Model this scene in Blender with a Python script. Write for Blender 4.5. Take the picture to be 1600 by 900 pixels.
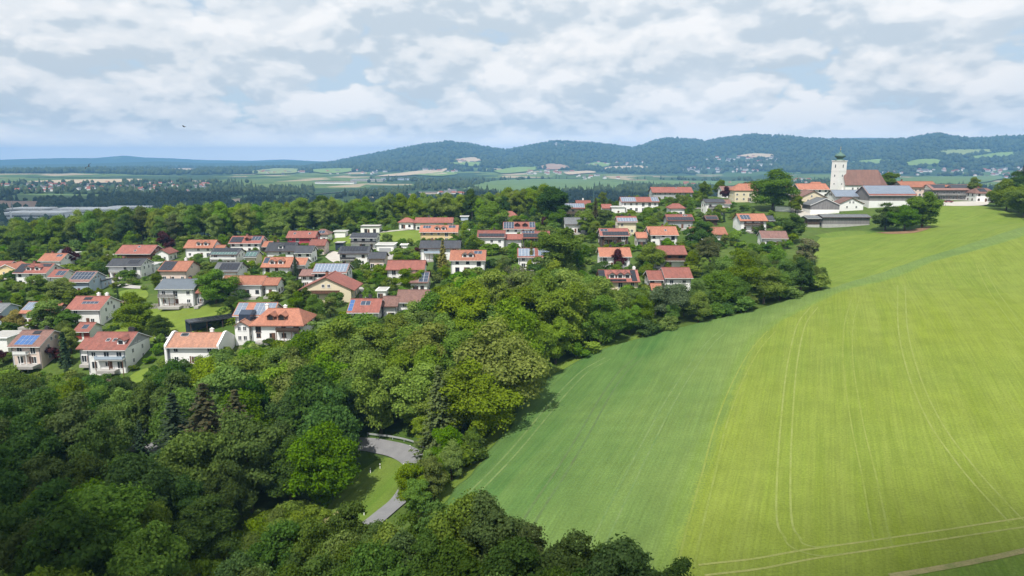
import bpy, math, random
import numpy as np
from mathutils import Vector, Matrix
R = math.radians
scene = bpy.context.scene
col = scene.collection
for o in list(bpy.data.objects):
    bpy.data.objects.remove(o)

# ------------------------------------------------------------------ camera
CAMZ = 70.0
PITCH = R(10.6)
FPX = 1067.0                       # focal length in photograph pixels (1600 wide)
cam_data = bpy.data.cameras.new('camera')
cam_data.sensor_width = 36.0
cam_data.lens = 36.0 * FPX / 1600.0
cam_data.clip_start = 0.5
cam_data.clip_end = 90000
cam = bpy.data.objects.new('camera', cam_data)
col.objects.link(cam)
cam.location = (0, 0, CAMZ)
cam.rotation_euler = (math.pi / 2 - PITCH, 0, 0)
scene.camera = cam

# ------------------------------------------------------------------ light
SUN_AZ, SUN_EL = R(-24), R(57)     # azimuth measured from "behind the camera" towards the left
sun_dir = Vector((math.sin(SUN_AZ) * math.cos(SUN_EL), -math.cos(SUN_AZ) * math.cos(SUN_EL), math.sin(SUN_EL)))
sl = bpy.data.lights.new('sun', 'SUN')
sl.energy = 4.9
sl.angle = R(0.53)
sl.color = (1.0, 0.955, 0.88)
so = bpy.data.objects.new('sun', sl)
col.objects.link(so)
so.rotation_euler = sun_dir.to_track_quat('Z', 'Y').to_euler()

vs = scene.view_settings
vs.view_transform = 'Standard'
vs.look = 'None'
vs.exposure = 0.12
vs.gamma = 1.0
scene.cycles.use_denoising = True
scene.cycles.max_bounces = 6
scene.cycles.diffuse_bounces = 2
scene.cycles.glossy_bounces = 2
scene.cycles.transmission_bounces = 3
scene.cycles.transparent_max_bounces = 4
scene.cycles.volume_bounces = 0


class NT:
    """tiny node-tree helper"""
    def __init__(self, tree):
        self.t = tree
        tree.nodes.clear()

    def n(self, typ, **kw):
        nd = self.t.nodes.new(typ)
        for k, v in kw.items():
            if k.startswith('i_'):
                key = k[2:]
                key = int(key) if key.isdigit() else key.replace('_', ' ')
                self.set(nd.inputs[key], v)
            else:
                setattr(nd, k, v)
        return nd

    def set(self, sock, v):
        if isinstance(v, bpy.types.NodeSocket):
            self.t.links.new(v, sock)
        elif hasattr(sock, 'default_value'):
            if isinstance(v, (tuple, list)) and len(v) == 3 and sock.type == 'RGBA':
                v = (*v, 1)
            sock.default_value = v

    def math(self, op, a, b=None, c=None, clamp=False):
        m = self.n('ShaderNodeMath', operation=op)
        m.use_clamp = clamp
        for i, v in enumerate((a, b, c)):
            if v is not None:
                self.set(m.inputs[i], v)
        return m.outputs[0]

    def vmath(self, op, a, b=None):
        m = self.n('ShaderNodeVectorMath', operation=op)
        self.set(m.inputs[0], a)
        if b is not None:
            if op == 'SCALE':
                self.set(m.inputs['Scale'], b)
            else:
                self.set(m.inputs[1], b)
        return m.outputs[0]

    def mix(self, f, a, b, blend='MIX'):
        m = self.n('ShaderNodeMix', data_type='RGBA', blend_type=blend)
        self.set(m.inputs[0], f)
        self.set(m.inputs[6], a)
        self.set(m.inputs[7], b)
        return m.outputs[2]

    def noise(self, vec, scale, detail=3, rough=0.55, dist=0.0):
        m = self.n('ShaderNodeTexNoise')
        if vec is not None:
            self.set(m.inputs['Vector'], vec)
        m.inputs['Scale'].default_value = scale
        m.inputs['Detail'].default_value = detail
        m.inputs['Roughness'].default_value = rough
        m.inputs['Distortion'].default_value = dist
        return m.outputs['Fac']

    def ramp(self, f, lo, hi, a=0.0, b=1.0, smooth=False):
        m = self.n('ShaderNodeMapRange')
        m.interpolation_type = 'SMOOTHSTEP' if smooth else 'LINEAR'
        self.set(m.inputs[0], f)
        for i, v in enumerate((lo, hi, a, b)):
            m.inputs[1 + i].default_value = v
        return m.outputs[0]


# ------------------------------------------------------------------ world: Nishita sky with a broken cumulus layer
world = bpy.data.worlds.new('World')
scene.world = world
world.use_nodes = True
w = NT(world.node_tree)
sky = w.n('ShaderNodeTexSky', sky_type='NISHITA')
sky.sun_disc = False
sky.sun_elevation = SUN_EL
sky.sun_rotation = math.pi - SUN_AZ
sky.altitude = 400
sky.air_density = 1.0
sky.dust_density = 0.6
tc = w.n('ShaderNodeTexCoord')
gen = tc.outputs['Generated']
sep = w.n('ShaderNodeSeparateXYZ', i_0=gen)
zz = w.math('MAXIMUM', sep.outputs[2], 0.0)


def layer(dz, seed):
    """the cloud layer on a vault, seen towards a direction raised by dz"""
    den = w.math('ADD', w.math('ADD', zz, dz), 0.40)
    return w.n('ShaderNodeCombineXYZ', i_0=w.math('DIVIDE', sep.outputs[0], den), i_1=w.math('DIVIDE', sep.outputs[1], den), i_2=seed).outputs[0]


def billow(P, scale, detail):
    v = w.n('ShaderNodeTexVoronoi', feature='F1', voronoi_dimensions='2D', i_Vector=P, i_Scale=scale)
    v.normalize = True
    v.inputs['Detail'].default_value = detail
    v.inputs['Roughness'].default_value = 0.5
    v.inputs['Lacunarity'].default_value = 2.3
    return w.math('SUBTRACT', 1.0, v.outputs['Distance'])


def warp(P):
    nz = w.n('ShaderNodeTexNoise', i_Vector=P, i_Scale=4.2, i_Detail=4.0)
    return w.vmath('ADD', P, w.vmath('SCALE', w.vmath('SUBTRACT', nz.outputs['Color'], (0.5, 0.5, 0.5)), 0.10))


SEED = 8.3
SC = 1.75
P0 = layer(0.0, SEED)
Pw, Pu = warp(P0), warp(layer(0.020, SEED))
b0, b1 = billow(Pw, 3.0 * SC, 2.5), billow(Pu, 3.0 * SC, 2.5)
big = w.noise(P0, 0.9 * SC, 3, 0.5)
bigU = w.noise(layer(0.05, SEED), 0.9 * SC, 3, 0.5)
mid = w.noise(P0, 2.4 * SC, 5, 0.50, 0.1)
midU = w.noise(layer(0.024, SEED), 2.4 * SC, 5, 0.50, 0.1)
dens = w.math('ADD', w.math('ADD', w.math('MULTIPLY', b0, 0.60), w.math('MULTIPLY', mid, 0.34)), w.math('MULTIPLY', big, 0.42))
cover = w.ramp(dens, 0.66, 0.73, smooth=True)
edge = w.math('ADD', w.math('ADD', w.math('MULTIPLY', w.math('SUBTRACT', b0, b1), 1.5), w.math('MULTIPLY', w.math('SUBTRACT', mid, midU), 0.8)), w.math('MULTIPLY', w.math('SUBTRACT', big, bigU), 1.0))
lit = w.ramp(edge, -0.32, 0.34, smooth=True)          # crowns of the puffs catch the sun, bases stay grey
soft = w.ramp(w.noise(P0, 1.4 * SC, 3, 0.5), 0.35, 0.65)
shade = w.math('ADD', w.math('MULTIPLY', lit, 0.72), w.math('MULTIPLY', soft, 0.34), clamp=True)
cl1 = w.mix(w.ramp(shade, 0.12, 0.55, smooth=True), (5.9, 6.75, 7.5), (8.2, 8.55, 8.85))
cloudc = w.mix(w.ramp(shade, 0.55, 0.95, smooth=True), cl1, (9.7, 9.7, 9.7))
veil = w.mix(0.74, sky.outputs[0], (6.2, 7.5, 8.7))     # thin high cloud between the cumulus
mixc = w.mix(cover, veil, cloudc)
lowf = w.ramp(zz, 0.0, 0.052, 0.85, 0.0, smooth=True)
mixc = w.mix(lowf, mixc, (18.0, 16.6, 15.2))
bg = w.n('ShaderNodeBackground', i_Color=mixc, i_Strength=0.1)
w.t.links.new(bg.outputs[0], w.n('ShaderNodeOutputWorld').inputs[0])

# ------------------------------------------------------------------ pixel rays and terrain
cp, sp_ = math.cos(PITCH), math.sin(PITCH)


def ray(px, py):
    u = (px - 800.0) / FPX
    v = (450.0 - py) / FPX
    return np.array([u, cp + v * sp_, -sp_ + v * cp])


def proj(x, y, z):
    z = z - CAMZ
    d = y * cp - z * sp_
    return 800 + FPX * x / d, 450 - FPX * (y * sp_ + z * cp) / d, d


GP = [  # photograph pixel of a ground point and its distance forward (m)
    (1600, 880, 72), (1100, 890, 74), (840, 840, 85), (710, 775, 100), (870, 580, 165), (1225, 775, 94), (1225, 500, 175),
    (1410, 450, 205), (1600, 355, 262), (1300, 450, 200), (1160, 490, 190), (960, 540, 175), (800, 650, 135), (1200, 620, 128),
    (1500, 600, 125), (1600, 480, 170), (1400, 780, 90), (1450, 402, 235), (1350, 405, 256), (1400, 362, 310), (1450, 320, 370),
    (1550, 345, 330), (1305, 360, 330), (1290, 335, 360), (1330, 305, 430), (1490, 317, 395), (1560, 310, 420), (1410, 300, 440),
    (1160, 324, 390), (1100, 327, 375), (1050, 310, 450), (1205, 382, 285), (1170, 357, 320), (1060, 447, 225), (1048, 415, 255),
    (965, 415, 250), (1035, 387, 285), (960, 455, 215), (885, 341, 375), (760, 392, 290), (690, 357, 370), (630, 350, 368),
    (735, 424, 245), (840, 408, 265), (640, 437, 240), (510, 471, 215), (440, 530, 185), (310, 555, 182), (180, 571, 182),
    (60, 568, 182), (150, 502, 212), (90, 444, 265), (280, 471, 222), (30, 434, 290), (215, 404, 315), (320, 397, 310),
    (400, 402, 300), (470, 384, 330), (560, 415, 275), (570, 372, 340), (120, 388, 345), (620, 715, 130), (600, 800, 108),
    (215, 700, 147), (340, 890, 95), (230, 590, 172), (0, 760, 125), (0, 640, 165), (720, 620, 150), (1270, 400, 258),
]
pts, zs = [], []
for a, b, Y in GP:
    d = ray(a, b)
    pts.append((d[0] / d[1] * Y, Y))
    zs.append(d[2] / d[1] * Y + CAMZ)
for x, y, z in [(-12, 62, 14), (25, 62, 19), (80, 55, 23), (-90, 60, 5), (-45, 50, 8), (0, 20, 14), (60, 0, 24), (160, 80, 33), (200, 170, 42),
                (-200, 100, 0), (-260, 200, 12), (-330, 350, 14), (-300, 460, 10), (-150, 470, 18), (0, 470, 28), (-60, 560, 2),
                (-330, 560, -8), (120, 520, 36), (150, 620, 5), (260, 560, 34), (330, 450, 44), (330, 300, 48), (420, 620, 10),
                (-450, 250, 4), (450, 200, 50), (0, -80, 12), (150, -80, 30), (-150, -60, 0)]:
    pts.append((x, y))
    zs.append(z)
CP = np.array(pts) / 100.0
CZ = np.array(zs)


def tps_k(r2):
    return 0.5 * r2 * np.log(r2 + 1e-9)


_n = len(CP)
_d2 = ((CP[:, None, :] - CP[None, :, :]) ** 2).sum(-1)
_A = np.zeros((_n + 3, _n + 3))
_A[:_n, :_n] = tps_k(_d2) + np.eye(_n) * 0.02
_A[:_n, _n] = 1
_A[:_n, _n + 1:] = CP
_A[_n:, :_n] = _A[:_n, _n:].T
_sol = np.linalg.solve(_A, np.concatenate([CZ, [0, 0, 0]]))


def sstep(a, b, x):
    t = np.clip((x - a) / (b - a), 0, 1)
    return t * t * (3 - 2 * t)


def near_h(x, y):
    q = np.stack([x, y], -1) / 100.0
    out = np.empty(len(q))
    for i in range(0, len(q), 20000):
        s = q[i:i + 20000]
        d2 = ((s[:, None, :] - CP[None]) ** 2).sum(-1)
        out[i:i + 20000] = tps_k(d2) @ _sol[:_n] + _sol[_n] + s @ _sol[_n + 1:]
    return np.clip(out, -20, 70)


_rs = np.random.RandomState(5)
_OCT = [(_rs.uniform(-1, 1, 2), _rs.uniform(0, 6.28), k) for k in range(40)]


def wavy(x, y, scale, seed=0):
    """smooth pseudo-noise in about -1..1"""
    r = np.random.RandomState(seed)
    s = 0
    for k in range(9):
        a = r.uniform(0, 6.283)
        f = scale * r.uniform(0.6, 2.4)
        s = s + np.sin((x * math.cos(a) + y * math.sin(a)) * f + r.uniform(0, 6.283)) / (0.6 + k * 0.25)
    return s / 4.0


SK1x = [-900, -300, 300, 420, 480, 520, 560, 620, 660, 700, 735, 790, 815, 845, 870, 905, 940, 985, 1020, 1043, 1070, 1095, 1130, 1169, 1210, 1260, 1320, 1400, 1425, 1450, 1475, 1500, 1550, 1600, 1900, 2600]
SK1y = [275, 275, 272, 268, 262, 256, 248, 237, 229, 224, 228, 237, 233, 226, 223, 225, 228, 234, 222, 219, 221, 223, 218, 214, 216, 220, 222, 221, 216, 212, 217, 220, 218, 215, 225, 240]
SK2x = [-900, -100, 0, 60, 110, 160, 205, 235, 270, 330, 400, 450, 500, 560, 700, 1000, 1200, 1280, 1340, 1400, 1500, 1700, 2600]
SK2y = [252, 250, 250, 248, 247, 247, 243, 246, 247, 250, 251, 249, 252, 252, 250, 246, 225, 217, 216, 217, 222, 230, 245]
SK3x = [-900, 0, 60, 140, 200, 260, 330, 400, 440, 480, 540, 600, 2600]
SK3y = [262, 259, 257, 256, 254, 252, 255, 254, 252, 251, 254, 262, 275]


def far_h(x, y):
    r = np.hypot(x, y)
    az = np.arctan2(x, np.maximum(y, 1.0))
    az = np.where(y > 0, az, np.sign(x) * 1.45)
    px = 800 + FPX * np.tan(np.clip(az, -1.15, 1.15)) / 1.0
    el = lambda sy: (250.3 - sy) / FPX * np.cos(az) * 0.985
    plain = -32.0 + 5 * wavy(x, y, 0.0016, 1) + 2.0 * wavy(x, y, 0.006, 2)
    plain = plain + sstep(2500, 5200, r) * (16 + 9 * wavy(x, y, 0.0022, 3))
    r1 = 7600 + 700 * wavy(x, y, 0.0006, 4)
    top1 = CAMZ + el(np.interp(px, SK1x, SK1y)) * 7600
    prof1 = np.where(r < 7600, sstep(4300, 7600, r) ** 1.25, 1 - 0.8 * sstep(7600, 11000, r))
    h1 = np.maximum(top1 - plain, 0) * prof1 * (1 + 0.10 * wavy(x, y, 0.004, 6) * (1 - prof1) * 2)
    foot = np.exp(-((r - 5600) / 600.0) ** 2) * 26 * (0.5 + wavy(x, y, 0.0024, 9))
    r3 = np.exp(-((r - 10200) / 900.0) ** 2)
    h3 = np.maximum(CAMZ + el(np.interp(px, SK3x, SK3y)) * 10200 - plain, 0) * r3
    r2 = np.exp(-((r - 13800) / 1300.0) ** 2)
    h2 = np.maximum(CAMZ + el(np.interp(px, SK2x, SK2y)) * 13800 - plain, 0) * r2
    h = plain + np.maximum(np.maximum(h1 + foot * (r > 4300), h2), h3)
    front = sstep(-200, 900, y)
    return plain + (h - plain) * front


def H(x, y):
    x = np.atleast_1d(np.asarray(x, float))
    y = np.atleast_1d(np.asarray(y, float))
    r = np.hypot(x, y)
    wgt = sstep(470, 820, r)
    out = np.zeros(len(x))
    m = wgt < 1
    if m.any():
        out[m] += near_h(x[m], y[m]) * (1 - wgt[m])
    m = wgt > 0
    if m.any():
        out[m] += far_h(x[m], y[m]) * wgt[m]
    return out


_gx0, _gy0, _gs = -480.0, -100.0, 2.0
_gxx, _gyy = np.meshgrid(np.arange(_gx0, 481, _gs), np.arange(_gy0, 641, _gs))
_GRID = H(_gxx.ravel(), _gyy.ravel()).reshape(_gxx.shape)


def hz(x, y):
    i, j = (x - _gx0) / _gs, (y - _gy0) / _gs
    a, c = int(math.floor(i)), int(math.floor(j))
    if a < 0 or c < 0 or a >= _GRID.shape[1] - 1 or c >= _GRID.shape[0] - 1:
        return float(H(x, y)[0])
    i -= a; j -= c
    return float((_GRID[c, a] * (1 - i) + _GRID[c, a + 1] * i) * (1 - j) + (_GRID[c + 1, a] * (1 - i) + _GRID[c + 1, a + 1] * i) * j)


_S_near = np.concatenate([np.linspace(35, 700, 420), np.geomspace(705, 1500, 60)])
_S_far = np.geomspace(400, 15800, 1400)


def at(px, py, extra=0.0, far=False):
    """where the sight line through a photograph pixel meets the terrain (raised by extra)"""
    d = ray(px, py)
    S = _S_far if far else _S_near
    X, Y, Z = d[0] * S, d[1] * S, d[2] * S + CAMZ
    df = Z - H(X, Y) - extra
    neg = np.nonzero(df < 0)[0]
    if len(neg) == 0:                      # the line just clears the crest: take the point of closest approach
        m = (Y > 200) & (Y < 480) if not far else Y > 0
        s = S[m][np.argmin(df[m])]
    else:
        i = neg[0]
        if i == 0:
            s = S[0]
        else:
            t = df[i - 1] / (df[i - 1] - df[i])
            s = S[i - 1] + t * (S[i] - S[i - 1])
    x, y = float(d[0] * s), float(d[1] * s)
    return x, y, hz(x, y)

# ------------------------------------------------------------------ object helpers
def tag(o, label=None, cat=None, group=None, kind=None):
    if label: o['label'] = label
    if cat: o['category'] = cat
    if group: o['group'] = group
    if kind: o['kind'] = kind
    return o


def link(name, mesh, parent=None, loc=None, rot=None, scale=None):
    o = bpy.data.objects.new(name, mesh)
    col.objects.link(o)
    if parent is not None: o.parent = parent
    if loc is not None: o.location = loc
    if rot is not None: o.rotation_euler = rot
    if scale is not None: o.scale = scale
    return o


class MB:
    """collects faces, then becomes one mesh"""
    def __init__(self):
        self.v, self.f, self.m = [], [], []

    def add(self, vs, fs, mi=0):
        b = len(self.v)
        self.v += [tuple(p) for p in vs]
        for f in fs:
            self.f.append([b + i for i in f])
            self.m.append(mi)

    def box(self, x0, x1, y0, y1, z0, z1, mi=0):
        self.add([(x0, y0, z0), (x1, y0, z0), (x1, y1, z0), (x0, y1, z0), (x0, y0, z1), (x1, y0, z1), (x1, y1, z1), (x0, y1, z1)],
                 [(0, 3, 2, 1), (4, 5, 6, 7), (0, 1, 5, 4), (1, 2, 6, 5), (2, 3, 7, 6), (3, 0, 4, 7)], mi)

    def prism_x(self, prof, x0, x1, mi=0, cap=None):
        """closed (y,z) profile extruded along x"""
        n = len(prof)
        vs = [(x0, p[0], p[1]) for p in prof] + [(x1, p[0], p[1]) for p in prof]
        self.add(vs, [(i, (i + 1) % n, n + (i + 1) % n, n + i) for i in range(n)], mi)
        b = len(self.v) - 2 * n
        for f in (list(range(n))[::-1], list(range(n, 2 * n))):
            self.f.append([b + i for i in f])
            self.m.append(mi if cap is None else cap)

    def tube(self, pts, radii, seg=6, mi=0):
        rings = []
        n = len(pts)
        for i, p in enumerate(pts):
            p = Vector(p)
            t = (Vector(pts[min(i + 1, n - 1)]) - Vector(pts[max(i - 1, 0)])).normalized()
            a = t.cross(Vector((0.3, 0.9, 0.1))).normalized()
            b = t.cross(a)
            rings.append([p + (a * math.cos(6.2832 * k / seg) + b * math.sin(6.2832 * k / seg)) * radii[i] for k in range(seg)])
        vs = [v for r in rings for v in r]
        fs = []
        for i in range(n - 1):
            for k in range(seg):
                fs.append((i * seg + k, i * seg + (k + 1) % seg, (i + 1) * seg + (k + 1) % seg, (i + 1) * seg + k))
        fs.append(tuple(range(seg))[::-1])
        fs.append(tuple((n - 1) * seg + k for k in range(seg)))
        self.add(vs, fs, mi)

    def lathe(self, prof, seg=12, mi=0, c=(0, 0)):
        vs, fs = [], []
        for r, z in prof:
            for k in range(seg):
                a = 6.28319 * k / seg
                vs.append((c[0] + r * math.cos(a), c[1] + r * math.sin(a), z))
        for i in range(len(prof) - 1):
            for k in range(seg):
                fs.append((i * seg + k, i * seg + (k + 1) % seg, (i + 1) * seg + (k + 1) % seg, (i + 1) * seg + k))
        fs.append(tuple(range(seg))[::-1])
        fs.append(tuple((len(prof) - 1) * seg + k for k in range(seg)))
        self.add(vs, fs, mi)

    def mesh(self, name, mats, smooth=False):
        me = bpy.data.meshes.new(name)
        me.from_pydata(self.v, [], self.f)
        for m in mats: me.materials.append(m)
        me.polygons.foreach_set('material_index', self.m)
        if smooth: me.polygons.foreach_set('use_smooth', [True] * len(self.f))
        me.update()
        return me

    def build(self, name, mats, parent=None, smooth=False, **kw):
        if not isinstance(mats, (list, tuple)): mats = [mats]
        return link(name, self.mesh(name, mats, smooth), parent, **kw)


def np_mesh(name, V, F, mats, smooth=False):
    """V (n,3), F (m,3|4) arrays -> mesh"""
    me = bpy.data.meshes.new(name)
    V = np.asarray(V, np.float32); F = np.asarray(F, np.int32)
    k = F.shape[1]
    me.vertices.add(len(V)); me.vertices.foreach_set('co', V.ravel())
    me.loops.add(F.size); me.loops.foreach_set('vertex_index', F.ravel())
    me.polygons.add(len(F)); me.polygons.foreach_set('loop_start', np.arange(0, F.size, k, dtype=np.int32))
    me.polygons.foreach_set('loop_total', np.full(len(F), k, np.int32))
    if smooth: me.polygons.foreach_set('use_smooth', np.ones(len(F), bool))
    for m in mats: me.materials.append(m)
    me.update(calc_edges=True)
    return me


# ------------------------------------------------------------------ materials
M = {}


def mat(name, color, rough=0.8, vary=0.12, scale=1.2, detail=4, spec=0.25, bump=0.0, bscale=6.0, rnd=0.10, color2=None, metallic=0.0, coords='Object', mixlo=0.42, mixhi=0.62):
    m = bpy.data.materials.new(name)
    m.use_nodes = True
    t = NT(m.node_tree)
    tc = t.n('ShaderNodeTexCoord')
    geo = t.n('ShaderNodeNewGeometry')
    vec = tc.outputs['Object'] if coords == 'Object' else geo.outputs['Position']
    n = t.noise(vec, scale, detail, 0.6)
    c2 = color2 or tuple(c * (1 - 2.2 * vary) for c in color)
    f = t.ramp(n, mixlo - 0.12, mixhi + 0.12)
    c = t.mix(f, color, c2)
    n2 = t.noise(vec, scale * 7.3, 3, 0.6)
    c = t.mix(1.0, c, t.n('ShaderNodeCombineColor', i_0=t.ramp(n2, .25, .75, 1 - vary, 1 + vary), i_1=t.ramp(n2, .25, .75, 1 - vary, 1 + vary), i_2=t.ramp(n2, .25, .75, 1 - vary, 1 + vary)).outputs[0], 'MULTIPLY')
    if rnd:
        oi = t.n('ShaderNodeObjectInfo')
        v = t.ramp(oi.outputs['Random'], 0, 1, 1 - rnd, 1 + rnd)
        c = t.mix(1.0, c, t.n('ShaderNodeCombineColor', i_0=v, i_1=v, i_2=v).outputs[0], 'MULTIPLY')
    b = t.n('ShaderNodeBsdfPrincipled')
    t.set(b.inputs['Base Color'], c)
    b.inputs['Roughness'].default_value = rough
    b.inputs['Specular IOR Level'].default_value = spec
    b.inputs['Metallic'].default_value = metallic
    if bump:
        bn = t.n('ShaderNodeBump', i_Strength=0.6, i_Distance=bump)
        t.set(bn.inputs['Height'], t.noise(vec, bscale, 4, 0.6))
        t.set(b.inputs['Normal'], bn.outputs[0])
    t.t.links.new(b.outputs[0], t.n('ShaderNodeOutputMaterial').inputs[0])
    M[name] = m
    return m


def tile_mat(name, color, color2):
    """clay tile: courses as relief, weather streaks and random darker tiles"""
    m = bpy.data.materials.new(name)
    m.use_nodes = True
    t = NT(m.node_tree)
    tc = t.n('ShaderNodeTexCoord')
    vec = tc.outputs['Object']
    stretch = t.vmath('MULTIPLY', vec, (1.0, 0.35, 0.35))
    n = t.noise(stretch, 0.9, 5, 0.62)
    c = t.mix(t.ramp(n, 0.36, 0.68), color, color2)
    vor = t.n('ShaderNodeTexVoronoi', i_Vector=vec, i_Scale=3.2)
    sepc = t.n('ShaderNodeSeparateColor', i_0=vor.outputs['Color'])
    v = t.ramp(sepc.outputs[0], 0, 1, 0.84, 1.14)
    oi = t.n('ShaderNodeObjectInfo')
    v = t.math('MULTIPLY', v, t.ramp(oi.outputs['Random'], 0, 1, 0.82, 1.12))
    c = t.mix(1.0, c, t.n('ShaderNodeCombineColor', i_0=v, i_1=v, i_2=v).outputs[0], 'MULTIPLY')
    big = t.noise(vec, 0.25, 3, 0.6)
    c = t.mix(t.ramp(big, 0.55, 0.75, 0, 0.35), c, (0.13, 0.10, 0.085))
    b = t.n('ShaderNodeBsdfPrincipled', i_Base_Color=c, i_Roughness=0.78)
    b.inputs['Specular IOR Level'].default_value = 0.3
    wv = t.n('ShaderNodeTexWave', wave_type='BANDS', bands_direction='Z', wave_profile='SAW', i_Vector=vec, i_Scale=1.9)
    bn = t.n('ShaderNodeBump', i_Strength=0.7, i_Distance=0.05)
    t.set(bn.inputs['Height'], wv.outputs['Fac'])
    t.set(b.inputs['Normal'], bn.outputs[0])
    t.t.links.new(b.outputs[0], t.n('ShaderNodeOutputMaterial').inputs[0])
    M[name] = m


def wood_mat(name, color, color2, scale=(6, 6, 0.25)):
    m = bpy.data.materials.new(name)
    m.use_nodes = True
    t = NT(m.node_tree)
    tc = t.n('ShaderNodeTexCoord')
    vec = t.vmath('MULTIPLY', tc.outputs['Object'], scale)
    n = t.noise(vec, 0.7, 4, 0.65)
    c = t.mix(t.ramp(n, 0.35, 0.65), color, color2)
    b = t.n('ShaderNodeBsdfPrincipled', i_Base_Color=c, i_Roughness=0.85)
    t.t.links.new(b.outputs[0], t.n('ShaderNodeOutputMaterial').inputs[0])
    M[name] = m


def leaf_mat(name, color, color2, trans=0.36, rnd=0.22, hue=0.03, colour3=None):
    m = bpy.data.materials.new(name)
    m.use_nodes = True
    t = NT(m.node_tree)
    geo = t.n('ShaderNodeNewGeometry')
    oi = t.n('ShaderNodeObjectInfo')
    c = t.mix(geo.outputs['Random Per Island'], color, color2)
    hs = t.n('ShaderNodeHueSaturation', i_Color=c)
    t.set(hs.inputs['Hue'], t.ramp(oi.outputs['Random'], 0, 1, 0.5 - hue, 0.5 + hue * 0.55))
    r2 = t.math('FRACT', t.math('MULTIPLY', oi.outputs['Random'], 17.31))
    t.set(hs.inputs['Value'], t.ramp(r2, 0, 1, 1 - rnd, 1 + rnd))
    r3 = t.math('FRACT', t.math('MULTIPLY', oi.outputs['Random'], 41.7))
    t.set(hs.inputs['Saturation'], t.ramp(r3, 0, 1, 0.82, 1.08))
    d = t.n('ShaderNodeBsdfPrincipled', i_Base_Color=hs.outputs[0], i_Roughness=0.7)
    d.inputs['Specular IOR Level'].default_value = 0.06
    tr = t.n('ShaderNodeBsdfTranslucent', i_Color=t.mix(1.0, hs.outputs[0], (1.25, 1.35, 0.7), 'MULTIPLY'))
    mx = t.n('ShaderNodeMixShader', i_0=trans)
    t.t.links.new(d.outputs[0], mx.inputs[1]); t.t.links.new(tr.outputs[0], mx.inputs[2])
    t.t.links.new(mx.outputs[0], t.n('ShaderNodeOutputMaterial').inputs[0])
    M[name] = m


tile_mat('tile_orange', (0.40, 0.170, 0.110), (0.31, 0.130, 0.088))
tile_mat('tile_red', (0.30, 0.112, 0.088), (0.22, 0.086, 0.072))
tile_mat('tile_brown', (0.212, 0.120, 0.100), (0.160, 0.092, 0.080))
tile_mat('tile_mauve', (0.27, 0.150, 0.130), (0.20, 0.115, 0.105))
tile_mat('tile_tan', (0.46, 0.23, 0.155), (0.34, 0.18, 0.13))
tile_mat('slate', (0.070, 0.075, 0.088), (0.050, 0.054, 0.064))
tile_mat('fibre_grey', (0.17, 0.18, 0.19), (0.125, 0.13, 0.14))
mat('sheet_metal', (0.17, 0.20, 0.235), 0.42, 0.08, 0.6, spec=0.5, metallic=0.3)
mat('wall_white', (0.82, 0.815, 0.80), 0.9, 0.04, 0.5, rnd=0.05, color2=(0.74, 0.73, 0.71))
mat('wall_cream', (0.72, 0.63, 0.45), 0.9, 0.05, 0.5, rnd=0.04)
mat('wall_yellow', (0.72, 0.56, 0.30), 0.9, 0.05, 0.5, rnd=0.04)
mat('wall_pink', (0.68, 0.55, 0.48), 0.9, 0.05, 0.5, rnd=0.04)
mat('wall_red', (0.42, 0.07, 0.09), 0.9, 0.06, 0.5, rnd=0.04)
mat('wall_blue', (0.42, 0.50, 0.60), 0.9, 0.05, 0.5, rnd=0.04)
mat('wall_grey', (0.36, 0.37, 0.38), 0.9, 0.07, 0.5)
wood_mat('wood_dark', (0.075, 0.045, 0.030), (0.040, 0.026, 0.02))
wood_mat('wood_brown', (0.16, 0.075, 0.042), (0.09, 0.045, 0.03))
wood_mat('wood_grey', (0.25, 0.24, 0.235), (0.13, 0.125, 0.13))
mat('trim_white', (0.78, 0.78, 0.77), 0.6, 0.03)
mat('trim_dark', (0.05, 0.048, 0.05), 0.6, 0.05)
mat('glass', (0.030, 0.036, 0.045), 0.12, 0.1, 0.4, spec=0.7)
mat('glass_green', (0.09, 0.17, 0.16), 0.2, 0.1, 0.4, spec=0.6)
mat('solar_blue', (0.040, 0.058, 0.095), 0.13, 0.10, 0.5, spec=0.6, rnd=0.15)
mat('solar_pale', (0.19, 0.235, 0.31), 0.22, 0.08, 0.5, spec=0.6, rnd=0.08)  # lighter modules: the sky's reflection is put into their base colour
mat('solar_bright', (0.055, 0.14, 0.36), 0.2, 0.10, 0.5, spec=0.6, rnd=0.05)
mat('solar_black', (0.018, 0.020, 0.030), 0.22, 0.10, 0.5, spec=0.55, rnd=0.15)
mat('aluminium', (0.62, 0.64, 0.66), 0.4, 0.05, metallic=0.4)
mat('concrete', (0.46, 0.45, 0.43), 0.9, 0.10, 0.8)
mat('copper_green', (0.105, 0.185, 0.155), 0.7, 0.15, 0.5)
mat('gold', (0.8, 0.55, 0.2), 0.3, 0.02, metallic=0.8)
mat('brick_chimney', (0.30, 0.13, 0.09), 0.9, 0.12)
mat('door_red', (0.34, 0.07, 0.055), 0.6, 0.05)
mat('stone', (0.33, 0.31, 0.28), 0.95, 0.18, 1.2)
mat('bark', (0.105, 0.085, 0.065), 0.95, 0.2, 2.0, bump=0.05)
mat('bark_pale', (0.27, 0.24, 0.20), 0.95, 0.2, 2.0)
mat('asphalt', (0.235, 0.235, 0.24), 0.9, 0.08, 0.5, coords='World', rnd=0, color2=(0.19, 0.19, 0.20))
mat('gravel', (0.50, 0.47, 0.42), 0.95, 0.09, 0.25, coords='World', rnd=0)
mat('paving', (0.42, 0.40, 0.38), 0.9, 0.09, 0.3, coords='World', rnd=0)
mat('earth', (0.29, 0.175, 0.10), 0.95, 0.2, 0.4, coords='World', rnd=0)
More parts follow.
